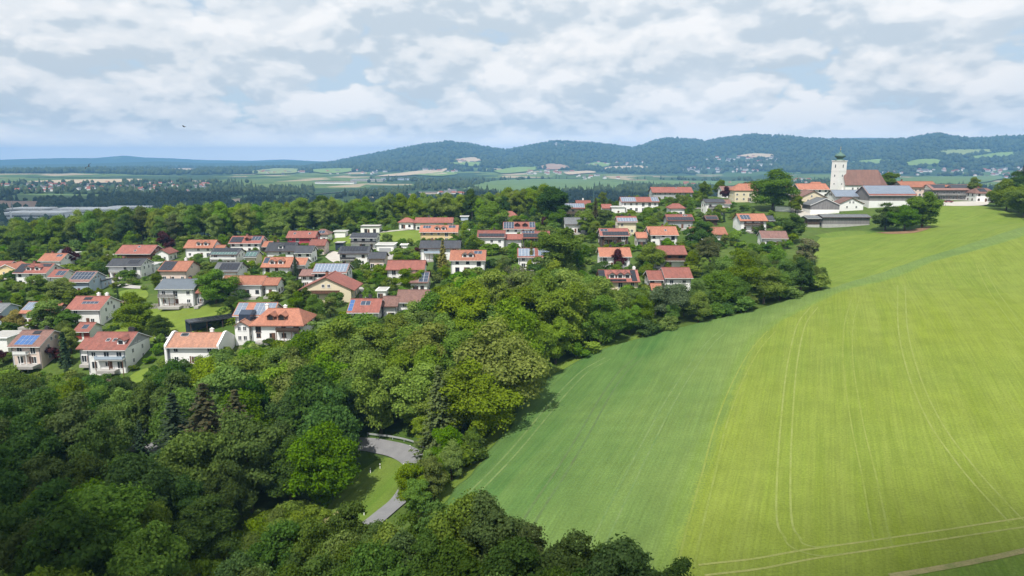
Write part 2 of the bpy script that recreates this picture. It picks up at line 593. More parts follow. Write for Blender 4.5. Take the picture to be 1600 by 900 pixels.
mat('dry_grass', (0.33, 0.27, 0.13), 0.95, 0.2, 0.5, coords='World', rnd=0, color2=(0.16, 0.19, 0.055))
leaf_mat('leaf_green', (0.080, 0.158, 0.011), (0.168, 0.270, 0.024))
leaf_mat('leaf_light', (0.125, 0.205, 0.018), (0.225, 0.320, 0.038))
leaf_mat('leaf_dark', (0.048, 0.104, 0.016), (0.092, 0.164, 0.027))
leaf_mat('leaf_silver', (0.115, 0.165, 0.085), (0.165, 0.215, 0.115))
leaf_mat('leaf_copper', (0.050, 0.016, 0.022), (0.085, 0.026, 0.030), trans=0.2, hue=0.01)
leaf_mat('leaf_gold', (0.36, 0.29, 0.035), (0.26, 0.25, 0.04), hue=0.01)
leaf_mat('leaf_yellow', (0.115, 0.190, 0.014), (0.190, 0.270, 0.022), hue=0.015)
leaf_mat('leaf_olive', (0.085, 0.112, 0.034), (0.140, 0.160, 0.055), hue=0.01)
leaf_mat('needle', (0.024, 0.056, 0.024), (0.046, 0.084, 0.032), trans=0.12, hue=0.02)
leaf_mat('needle_brown', (0.075, 0.060, 0.026), (0.045, 0.055, 0.022), trans=0.12, hue=0.02)
leaf_mat('needle_olive', (0.062, 0.092, 0.030), (0.100, 0.130, 0.046), trans=0.15, hue=0.01)
leaf_mat('needle_gold', (0.24, 0.22, 0.035), (0.17, 0.18, 0.035), trans=0.15, hue=0.01)
leaf_mat('blossom', (0.27, 0.25, 0.17), (0.12, 0.17, 0.05), hue=0.01)

# ------------------------------------------------------------------ ground sheet out to the horizon
rings = [0.0, 12.0] + list(np.geomspace(25, 900, 300)) + list(np.geomspace(915, 16000, 205))
rings = np.array(rings)
azs = np.concatenate([np.linspace(-180, -60, 31)[:-1], np.linspace(-60, -40, 41)[:-1], np.linspace(-40, 40, 321), np.linspace(40, 60, 41)[1:], np.linspace(60, 180, 31)[1:-1]])
azr = np.radians(azs)
RR, AA = np.meshgrid(rings, azr, indexing='ij')
GX, GY = (RR * np.sin(AA)).ravel(), (RR * np.cos(AA)).ravel()
GZ = H(GX, GY)
nr, na = len(rings), len(azs)
ii = np.arange(nr - 1)[:, None]; jj = np.arange(na)[None, :]
F = np.stack([ii * na + jj, ii * na + (jj + 1) % na, (ii + 1) * na + (jj + 1) % na, (ii + 1) * na + jj], -1).reshape(-1, 4)


def forest_mask(x, y):
    """1 where the far land is wooded"""
    r = np.hypot(x, y)
    az = np.degrees(np.arctan2(x, y))
    n = wavy(x, y, 0.0042, 21) + 0.55 * wavy(x, y, 0.013, 22)
    bias = 1.15 - sstep(2300, 3400, r) * 1.05 + sstep(4400, 5800, r) * 1.1
    return (n + bias) > 0.12


gm = bpy.data.materials.new('ground')
gm.use_nodes = True
t = NT(gm.node_tree)
geo = t.n('ShaderNodeNewGeometry')
pos = geo.outputs['Position']
n_a = t.noise(pos, 0.035, 5, 0.6)
n_b = t.noise(pos, 0.6, 4, 0.65)
lawn = t.mix(t.ramp(n_a, 0.38, 0.62), (0.058, 0.106, 0.017), (0.100, 0.145, 0.030))
lawn = t.mix(t.ramp(n_b, 0.42, 0.72, 0, 0.75), lawn, (0.050, 0.088, 0.018))
n_c = t.noise(pos, 0.14, 4, 0.65)
lawn = t.mix(t.ramp(n_c, 0.55, 0.66, 0, 0.55), lawn, (0.046, 0.066, 0.020))
lawn = t.mix(t.ramp(t.noise(pos, 0.22, 4, 0.7), 0.62, 0.72, 0, 0.5), lawn, (0.19, 0.165, 0.095))
# far land: a patchwork of crops, pastures and woods
vor = t.n('ShaderNodeTexVoronoi', i_Vector=t.vmath('MULTIPLY', pos, (1.0, 0.62, 0.0)), i_Scale=0.0062)
sc = t.n('ShaderNodeSeparateColor', i_0=vor.outputs['Color'])
crop = t.mix(t.ramp(sc.outputs[0], 0.1, 0.75), (0.060, 0.112, 0.028), (0.120, 0.172, 0.048))
crop = t.mix(t.ramp(sc.outputs[1], 0.80, 0.82), crop, (0.36, 0.29, 0.19))
crop = t.mix(t.ramp(t.noise(pos, 0.02, 4, 0.6), 0.35, 0.7, 0, 0.3), crop, (0.05, 0.09, 0.02))
att = t.n('ShaderNodeAttribute', attribute_name='wood')
wn = t.noise(pos, 0.028, 5, 0.7)
woodc = t.mix(t.ramp(wn, 0.35, 0.65), (0.018, 0.042, 0.016), (0.050, 0.090, 0.026))
wf = t.ramp(t.math('ADD', att.outputs['Fac'], t.math('MULTIPLY', t.math('SUBTRACT', t.noise(pos, 0.006, 6, 0.65), 0.5), 1.5)), 0.46, 0.54)
farc = t.mix(wf, crop, woodc)
dist = t.n('ShaderNodeAttribute', attribute_name='far')
gc = t.mix(dist.outputs['Fac'], lawn, farc)
gb = t.n('ShaderNodeBsdfPrincipled', i_Base_Color=gc, i_Roughness=0.95)
gb.inputs['Specular IOR Level'].default_value = 0.1
bn = t.n('ShaderNodeBump', i_Strength=0.5, i_Distance=0.25)
t.set(bn.inputs['Height'], t.noise(pos, 0.9, 4, 0.7))
t.set(gb.inputs['Normal'], bn.outputs[0])
t.t.links.new(gb.outputs[0], t.n('ShaderNodeOutputMaterial').inputs[0])
gme = np_mesh('ground', np.stack([GX, GY, GZ], -1), F, [gm], True)
a = gme.attributes.new('wood', 'FLOAT', 'POINT'); a.data.foreach_set('value', forest_mask(GX, GY).astype(np.float32))
rr = np.hypot(GX, GY)
a = gme.attributes.new('far', 'FLOAT', 'POINT'); a.data.foreach_set('value', sstep(520, 640, rr).astype(np.float32))
tag(link('ground', gme), 'grassy hillside falling to a wide wooded valley and hills', 'ground', kind='structure')

# ------------------------------------------------------------------ draped sheets
def smooth_poly(P, n):
    """resample a polyline of points with a Catmull-Rom curve"""
    P = np.array(P, float)
    out = []
    Q = np.vstack([2 * P[0] - P[1], P, 2 * P[-1] - P[-2]])
    for i in range(1, len(Q) - 2):
        for k in range(n):
            s = k / n
            out.append(0.5 * ((2 * Q[i]) + (-Q[i - 1] + Q[i + 1]) * s + (2 * Q[i - 1] - 5 * Q[i] + 4 * Q[i + 1] - Q[i + 2]) * s * s + (-Q[i - 1] + 3 * Q[i] - 3 * Q[i + 1] + Q[i + 2]) * s ** 3))
    out.append(P[-1])
    return np.array(out)


def strip_mesh(name, pts2, width, lift, material, offset=0.0, n=8, taper=None, cross=3):
    c = smooth_poly(pts2, n)
    tg = np.gradient(c, axis=0)
    tg /= np.linalg.norm(tg, axis=1)[:, None] + 1e-9
    nm = np.stack([tg[:, 1], -tg[:, 0]], -1)
    V = []
    ws = np.full(len(c), width) if taper is None else taper(np.linspace(0, 1, len(c))) * width
    for k in range(cross):
        o = offset + (k / (cross - 1) - 0.5) * ws
        p = c + nm * o[:, None]
        V.append(np.column_stack([p, H(p[:, 0], p[:, 1]) + lift]))
    V = np.concatenate(V)
    m = len(c)
    i = np.arange(m - 1)
    F = np.concatenate([np.stack([k * m + i, (k + 1) * m + i, (k + 1) * m + i + 1, k * m + i + 1], -1) for k in range(cross - 1)])
    F = F[:, ::-1]
    return np_mesh(name, V, F, [material], True)


def px_path(pp, far=False):
    return [at(a, b, 0, far)[:2] for a, b in pp]


def patch_mesh(name, pix, lift, material, far=False, rings_=10, n=6, world=None):
    B = np.array(world if world is not None else px_path(pix, far))
    B = smooth_poly(np.vstack([B, B[:1]]), n)[:-1]
    c = B.mean(0)
    fr = np.linspace(0, 1, rings_ + 1)[1:]
    P = np.concatenate([c[None]] + [c + (B - c) * f for f in fr])
    nb = len(B)
    lf = lift if not far else lift + 0.0012 * np.hypot(P[:, 0], P[:, 1])
    V = np.column_stack([P, H(P[:, 0], P[:, 1]) + lf])
    F = []
    j = np.arange(nb)
    tri = np.stack([np.zeros(nb, int), 1 + j, 1 + (j + 1) % nb, 1 + (j + 1) % nb], -1)
    mb = [list(map(int, q[:3])) for q in tri]
    for k in range(rings_ - 1):
        b0 = 1 + k * nb; b1 = b0 + nb
        mb += [[b0 + int(q), b1 + int(q), b1 + int((q + 1) % nb), b0 + int((q + 1) % nb)] for q in j]
    me = bpy.data.meshes.new(name)
    me.from_pydata([tuple(v) for v in V], [], mb)
    me.materials.append(material)
    me.polygons.foreach_set('use_smooth', [True] * len(mb))
    me.update()
    # faces must look up
    if me.polygons[0].normal.z < 0:
        me.flip_normals()
    return me


def field_mat(name, c1, c2, c3, ang, side=None, border=None):
    """crop: broad drifts, sowing rows and fine grain; side = crop colour towards the right edge; border = neighbour crop mixed in along the edge"""
    m = bpy.data.materials.new(name)
    m.use_nodes = True
    t = NT(m.node_tree)
    geo = t.n('ShaderNodeNewGeometry')
    mp = t.n('ShaderNodeMapping', i_Vector=geo.outputs['Position'])
    mp.inputs['Rotation'].default_value = (0, 0, ang)
    rows = t.vmath('MULTIPLY', mp.outputs[0], (1.0, 0.045, 0.0))
    flat = t.vmath('MULTIPLY', geo.outputs['Position'], (1, 1, 0))
    n_big = t.noise(flat, 0.022, 4, 0.55)
    n_row = t.noise(rows, 0.75, 5, 0.7)
    n_row2 = t.noise(rows, 0.16, 3, 0.6)
    n_f = t.noise(flat, 2.6, 4, 0.75)
    n_p = t.noise(flat, 0.16, 5, 0.65)
    c = t.mix(t.ramp(n_big, 0.36, 0.64), c1, c2)
    c = t.mix(t.ramp(n_row2, 0.35, 0.65, 0.0, 0.55), c, c3)
    c = t.mix(t.ramp(n_row, 0.38, 0.66, 0.0, 0.45), c, c3)
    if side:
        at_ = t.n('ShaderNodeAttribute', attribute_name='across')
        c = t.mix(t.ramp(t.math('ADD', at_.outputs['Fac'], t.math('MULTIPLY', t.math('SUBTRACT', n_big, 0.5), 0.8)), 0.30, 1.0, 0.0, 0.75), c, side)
    if border:
        ab = t.n('ShaderNodeAttribute', attribute_name='edge')
        f = t.ramp(t.math('ADD', ab.outputs['Fac'], t.math('ADD', t.math('MULTIPLY', t.math('SUBTRACT', n_f, 0.5), 1.3), t.math('MULTIPLY', t.math('SUBTRACT', n_p, 0.5), 0.9))), 0.25, 0.75, 1.0, 0.0)
        c = t.mix(f, c, border)
    thin = t.noise(t.vmath('MULTIPLY', mp.outputs[0], (1.0, 0.02, 0.0)), 2.2, 3, 0.7)
    v = t.math('MULTIPLY', t.ramp(n_f, 0.3, 0.7, 0.78, 1.20), t.math('MULTIPLY', t.ramp(n_p, 0.3, 0.7, 0.88, 1.10), t.ramp(thin, 0.3, 0.7, 0.88, 1.12)))
    c = t.mix(1.0, c, t.n('ShaderNodeCombineColor', i_0=v, i_1=v, i_2=v).outputs[0], 'MULTIPLY')
    b = t.n('ShaderNodeBsdfPrincipled', i_Base_Color=c, i_Roughness=0.85)
    b.inputs['Specular IOR Level'].default_value = 0.10
    bn = t.n('ShaderNodeBump', i_Strength=0.55, i_Distance=0.16)
    t.set(bn.inputs['Height'], t.math('ADD', t.noise(flat, 3.5, 3, 0.7), n_row))
    t.set(b.inputs['Normal'], bn.outputs[0])
    t.t.links.new(b.outputs[0], t.n('ShaderNodeOutputMaterial').inputs[0])
    M[name] = m


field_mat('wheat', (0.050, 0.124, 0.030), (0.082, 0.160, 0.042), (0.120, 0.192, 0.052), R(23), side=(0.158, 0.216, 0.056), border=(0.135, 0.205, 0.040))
field_mat('barley', (0.162, 0.212, 0.022), (0.136, 0.194, 0.027), (0.196, 0.240, 0.048), R(24), border=(0.140, 0.208, 0.046))
field_mat('meadow', (0.136, 0.202, 0.026), (0.108, 0.172, 0.024), (0.182, 0.232, 0.042), R(50))
field_mat('meadow_rough', (0.105, 0.185, 0.022), (0.075, 0.135, 0.020), (0.155, 0.205, 0.040), R(20))
mat('tramline', (0.160, 0.222, 0.072), 0.95, 0.2, 0.35, coords='World', rnd=0, color2=(0.088, 0.160, 0.042))
mat('tramline_dark', (0.085, 0.125, 0.042), 0.95, 0.2, 0.35, coords='World', rnd=0, color2=(0.090, 0.160, 0.048))
mat('tramline_pale', (0.232, 0.268, 0.078), 0.95, 0.2, 0.35, coords='World', rnd=0, color2=(0.170, 0.220, 0.032))
mat('tramline_faint', (0.208, 0.250, 0.060), 0.95, 0.2, 0.35, coords='World', rnd=0, color2=(0.158, 0.210, 0.026))
mat('headland_track', (0.280, 0.285, 0.095), 0.95, 0.2, 0.4, coords='World', rnd=0, color2=(0.215, 0.250, 0.060))

LB = px_path([(690, 800), (710, 772), (742, 734), (780, 690), (806, 647), (832, 612), (870, 583), (915, 558), (960, 542), (1020, 525), (1080, 509), (1160, 491), (1240, 469), (1300, 451), (1350, 435), (1400, 420), (1450, 402), (1520, 381), (1600, 356)])
SB = px_path([(1040, 880), (1062, 812), (1085, 740), (1120, 660), (1150, 585), (1166, 548), (1180, 528), (1215, 503), (1262, 480), (1350, 446), (1450, 412), (1520, 394), (1600, 370)])
LB = np.array(sorted(LB + [(-30, 64), (-24, 72), (300, 300)], key=lambda p: p[1]))
SB = np.array(sorted(SB + [(14, 62), (300, 288)], key=lambda p: p[1]))


def loft(name, xa, xb, y0, y1, material, nx, lift, skirt=(1, 1)):
    ys = np.arange(y0, y1, 1.6)
    V, m = [], nx + 3
    for y in ys:
        a, b = xa(y), max(xb(y), xa(y) + 0.2)
        x = np.linspace(a, b, nx + 1)
        x = np.concatenate([[a - 0.1 if skirt[0] else a - 0.5], x, [b + 0.1 if skirt[1] else b + 0.5]])
        z = H(x, np.full(len(x), y)) + lift
        if skirt[0]: z[0] -= lift + 0.3
        if skirt[1]: z[-1] -= lift + 0.3
        V.append(np.column_stack([x, np.full(len(x), y), z]))
    V[0][:, 2] -= lift + 0.2
    V = np.concatenate(V)
    i = np.arange(len(ys) - 1)[:, None]; j = np.arange(m - 1)[None]
    F = np.stack([i * m + j, i * m + j + 1, (i + 1) * m + j + 1, (i + 1) * m + j], -1).reshape(-1, 4)
    me = np_mesh(name, V, F, [material], True)
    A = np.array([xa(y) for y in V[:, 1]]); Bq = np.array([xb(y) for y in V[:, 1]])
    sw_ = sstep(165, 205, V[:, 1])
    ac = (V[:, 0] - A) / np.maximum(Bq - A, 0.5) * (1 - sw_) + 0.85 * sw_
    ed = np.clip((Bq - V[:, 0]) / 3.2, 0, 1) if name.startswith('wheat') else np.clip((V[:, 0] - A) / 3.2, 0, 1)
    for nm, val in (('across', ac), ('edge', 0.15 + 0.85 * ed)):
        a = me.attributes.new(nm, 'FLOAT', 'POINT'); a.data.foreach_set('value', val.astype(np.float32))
    return me


xl = lambda y: np.interp(y, LB[:, 1], LB[:, 0])
xs = lambda y: np.interp(y, SB[:, 1], SB[:, 0])
YL1 = LB[-1, 1]
edge_wob = lambda y: 0.5 * math.sin(y * 0.35) + 0.3 * math.sin(y * 0.93 + 1)
wheat = tag(link('wheat_field', loft('wheat_field', lambda y: xl(y) + edge_wob(y), lambda y: max(xs(y), xl(y) + 1), 66, 298, M['wheat'], 60, 0.40, (1, 0))),
            'darker blue-green wheat field between the wood edge and the yellow-green crop', 'field', kind='structure')
barley = tag(link('barley_field', loft('barley_field', lambda y: max(xs(y), xl(y) + 1) + 0.05, lambda y: 310.0, 66, 287, M['barley'], 110, 0.415, (0, 1))),
             'bright yellow-green barley field over the rounded hill', 'field', kind='structure')


def tracks(parent, pix, material, half=0.95, wd=0.42, lift=0.425):
    c = px_path(pix)
    for s in (-1, 1):
        link('tyre_track', strip_mesh('tyre_track', c, wd, lift, material, offset=s * half, n=14), parent)


tracks(wheat, [(700, 812), (722, 792), (762, 752), (812, 698), (850, 652), (886, 610), (915, 582), (950, 562)], M['tramline'])
tracks(wheat, [(815, 838), (838, 800), (872, 748), (912, 682), (946, 622), (972, 585), (1000, 560)], M['tramline_dark'])
tracks(wheat, [(925, 872), (945, 832), (978, 764), (1012, 696), (1046, 632), (1080, 578), (1108, 540), (1130, 520)], M['tramline'], wd=0.3)
tracks(barley, [(1072, 890), (1085, 830), (1108, 740), (1126, 668), (1152, 600), (1178, 552), (1205, 520)], M['tramline_faint'], wd=0.3, lift=0.44)
tracks(barley, [(1240, 848), (1226, 822), (1224, 760), (1229, 660), (1238, 570), (1252, 510), (1272, 482)], M['tramline_pale'], wd=0.3, lift=0.44)
tracks(barley, [(1382, 858), (1375, 838), (1358, 750), (1338, 660), (1325, 570), (1326, 510), (1336, 470)], M['tramline_faint'], wd=0.25, lift=0.44)
tracks(barley, [(1408, 448), (1410, 510), (1425, 580), (1456, 655), (1506, 728), (1560, 790), (1590, 822)], M['tramline_pale'], wd=0.26, lift=0.44)
tracks(barley, [(1530, 414), (1560, 470), (1598, 520), (1660, 590)], M['tramline_faint'], wd=0.25, lift=0.44)
tracks(barley, [(1096, 896), (1180, 886), (1275, 869), (1400, 851), (1500, 836), (1620, 818)], M['headland_track'], wd=0.34, lift=0.44)
tracks(barley, [(1234, 838), (1244, 856), (1275, 866), (1310, 863)], M['tramline_pale'], wd=0.26, lift=0.445)

tag(link('field_verge', patch_mesh('field_verge', [(1395, 908), (1480, 896), (1560, 880), (1640, 862), (1720, 846), (1760, 900), (1700, 980), (1560, 990), (1420, 980)], 0.62, M['meadow_rough'], rings_=10)), 'green verge in the lower right corner', 'verge', kind='structure')
tag(link('field_margin', strip_mesh('field_margin', px_path([(1390, 908), (1480, 893), (1560, 877), (1640, 859), (1720, 842)]), 0.9, 0.66, M['dry_grass'], n=10, cross=5)), 'strip of dry grass along the near field edge', 'verge', kind='structure')
tag(link('wood_margin', strip_mesh('wood_margin', [(a - 1.2, b) for a, b in LB[2:12]], 4.2, 0.10, M['meadow_rough'], n=6, cross=4)), 'rough grass strip between the wheat and the wood', 'verge', kind='structure')

tag(link('farm_meadow', patch_mesh('farm_meadow', [(1268, 392), (1290, 368), (1350, 364), (1420, 362), (1455, 350), (1462, 326), (1500, 320), (1545, 324), (1600, 345), (1600, 366), (1520, 388), (1450, 409), (1400, 427), (1350, 441), (1312, 449), (1288, 444)], 0.12, M['meadow'], rings_=24, n=8)),
    'bright green mown meadow sloping below the farm buildings', 'meadow', kind='structure')
for nm, pix, mt, lb in [
    ('village_meadow', [(196, 506), (236, 484), (300, 482), (374, 470), (352, 494), (318, 508), (300, 524), (262, 532), (215, 532), (176, 522)], 'meadow', 'green meadow between the village houses with a solar carport beside it'),
    ('orchard_lawn', [(170, 466), (190, 455), (222, 452), (232, 462), (215, 474), (188, 478)], 'meadow', 'sloping lawn beside the house with two white chimneys'),
    ('upper_meadow', [(520, 372), (545, 368), (640, 360), (662, 362), (655, 378), (600, 382), (560, 380), (525, 382)], 'meadow', 'meadow below the road at the upper village edge'),
    ('hut_meadow', [(196, 604), (206, 586), (232, 576), (222, 596), (212, 612)], 'meadow', 'small steep meadow beside the brown roofed hut'),
    ('roadside_meadow', [(556, 742), (600, 716), (634, 728), (640, 752), (610, 786), (560, 820), (490, 850), (400, 884), (330, 905), (300, 900), (400, 860), (470, 822), (520, 780)], 'meadow_rough', 'sunlit grass bank inside the road bend'),
    ('farm_yard', [(1232, 330), (1250, 318), (1262, 326), (1300, 338), (1335, 336), (1346, 339), (1330, 345), (1300, 345), (1262, 344)], 'gravel', 'pale gravel farm yard between the barns'),
    ('farmhouse_yard', [(1440, 319), (1470, 316), (1520, 315), (1542, 316), (1538, 321), (1480, 322)], 'gravel', 'pale gravel yard in front of the balcony farmhouse'),
    ('barn_lane', [(1272, 368), (1310, 362), (1352, 361), (1362, 365), (1330, 369), (1290, 372)], 'meadow_rough', 'rough grass strip along the long wooden shed'),
    ('earth_bank', [(1368, 363.5), (1390, 363), (1425, 361), (1450, 354), (1453, 357), (1430, 364), (1392, 366)], 'earth', 'brown earth bank below the farm trees'),
    ('garage_forecourt', [(508, 402), (520, 393), (545, 402), (544, 416), (520, 410)], 'gravel', 'pale paved forecourt beside the slate roofed villa'),
    ('house_yard', [(592, 400), (612, 392), (626, 396), (622, 404), (604, 406)], 'paving', 'grey paved yard before the white garage'),
    ('bare_bank', [(470, 836), (490, 822), (540, 793), (548, 794), (508, 820), (478, 840)], 'dry_grass', 'bare dry strip along the grass bank'),
]:
    tag(link(nm, patch_mesh(nm, pix, 0.14 if mt in ('meadow', 'meadow_rough') else 0.2, M[mt], rings_=12)), lb, 'meadow' if 'mead' in nm or 'lawn' in nm else 'yard', kind='structure')


def road(name, pix, width, material, label, lift=0.26, kerb=False, world=None):
    c = world if world is not None else px_path(pix)
    o = tag(link(name, strip_mesh(name, c, width, lift, material, n=12, cross=5)), label, 'road', kind='structure')
    return o


hair = [at(556, 692)[:2], at(590, 702)[:2], at(622, 706)[:2], at(646, 718)[:2]]
hx = px_path([(300, 706), (400, 700), (480, 694), (560, 695), (598, 700), (628, 708), (648, 722), (648, 745), (632, 775), (604, 800), (570, 828), (520, 868), (470, 905)])
main_road = road('road', None, 4.6, M['asphalt'], 'grey asphalt road bending sharply through the lower wood', world=hx)
road('road', [(60, 712), (150, 704), (205, 698), (245, 700), (300, 706)], 5.2, M['asphalt'], 'grey asphalt road glimpsed between the lower left trees', lift=0.28)
road('village_lane', [(-20, 440), (10, 436), (30, 431), (44, 437)], 4.0, M['paving'], 'pale lane at the left end of the village')
road('village_lane', [(136, 436), (150, 428), (160, 418), (166, 408), (172, 398)], 3.6, M['paving'], 'pale curved drive above the blue annex house')
road('village_lane', [(170, 440), (190, 446), (205, 449), (225, 450)], 3.4, M['paving'], 'short pale lane below the slate roofed house')
road('village_lane', [(436, 446), (450, 440), (470, 434), (478, 430)], 4.0, M['paving'], 'pale drive with a black car parked on it')
road('garden_path', [(562, 450), (570, 458), (574, 464), (582, 474)], 1.8, M['paving'], 'pale garden path climbing beside the white glass shed')
road('village_lane', [(523, 372), (545, 368), (590, 364), (640, 359), (662, 356)], 2.4, M['gravel'], 'pale gravel track along the top of the upper meadow')
road('village_lane', [(722, 352), (732, 360), (738, 368), (742, 374)], 3.0, M['gravel'], 'narrow track beside the small pale blue shed')
road('village_lane', [(1068, 322), (1080, 326), (1095, 326), (1106, 330)], 3.0, M['paving'], 'pale lane beside the white modern house')
road('village_lane', [(940, 492), (956, 484), (975, 480)], 3.0, M['gravel'], 'scrap of gravel lane between the wood and the hedge')

# ------------------------------------------------------------------ building kit
_WIN = {}


def window(parent, x, y, z, rz, w=1.15, h=1.25, frame='trim_white', pane='glass', name='window'):
    key = (w, h, frame, pane)
    if key not in _WIN:
        b = MB(); t = 0.10
        b.box(-w / 2, w / 2, -0.07, 0.03, h / 2 - t, h / 2); b.box(-w / 2 - 0.06, w / 2 + 0.06, -0.12, 0.03, -h / 2 - 0.05, -h / 2 + t * 0.7)
        b.box(-w / 2, -w / 2 + t, -0.07, 0.03, -h / 2 + t * 0.7, h / 2 - t); b.box(w / 2 - t, w / 2, -0.07, 0.03, -h / 2 + t * 0.7, h / 2 - t)
        if w > 0.9: b.box(-0.04, 0.04, -0.06, 0.03, -h / 2 + t * 0.7, h / 2 - t)
        p = MB(); p.box(-w / 2 + 0.02, w / 2 - 0.02, -0.03, 0.02, -h / 2 + 0.02, h / 2 - 0.02)
        _WIN[key] = (b.mesh('window', [M[frame]]), p.mesh('pane', [M[pane]]))
    a, p = _WIN[key]
    o = link(name, a, parent, (x, y, z), (0, 0, rz))
    link('pane', p, o)
    return o


def solar(parent, frame0, ex, ev, en, wu, wv, material='solar_blue', mw=1.02, mh=1.62, gap=0.12):
    """a field of modules on a slope; frame0 = lower left corner"""
    nu, nv = max(1, int(wu / (mw + gap))), max(1, int(wv / (mh + gap)))
    b = MB()
    f0, ex, ev, en = Vector(frame0), Vector(ex), Vector(ev), Vector(en)

    def slab(u0, u1, v0, v1, n0, n1, mi):
        vs = [f0 + ex * u + ev * v + en * n for n in (n0, n1) for v in (v0, v1) for u in (u0, u1)]
        b.add(vs, [(0, 2, 3, 1), (4, 5, 7, 6), (0, 1, 5, 4), (1, 3, 7, 5), (3, 2, 6, 7), (2, 0, 4, 6)], mi)
    su, sv = wu / nu, wv / nv
    slab(0, wu, 0, wv, 0.03, 0.07, 1)
    for i in range(nu):
        for j in range(nv):
            slab(i * su + gap / 2, (i + 1) * su - gap / 2, j * sv + gap / 2, (j + 1) * sv - gap / 2, 0.075, 0.11, 0)
    o = b.build('solar_array', [M[material], M['aluminium'] if material != 'solar_black' else M['trim_dark']], parent)
    o['kind'] = 'stuff'
    return o


HOUSES = []       # footprints (x, y, radius, projected box) for the planting


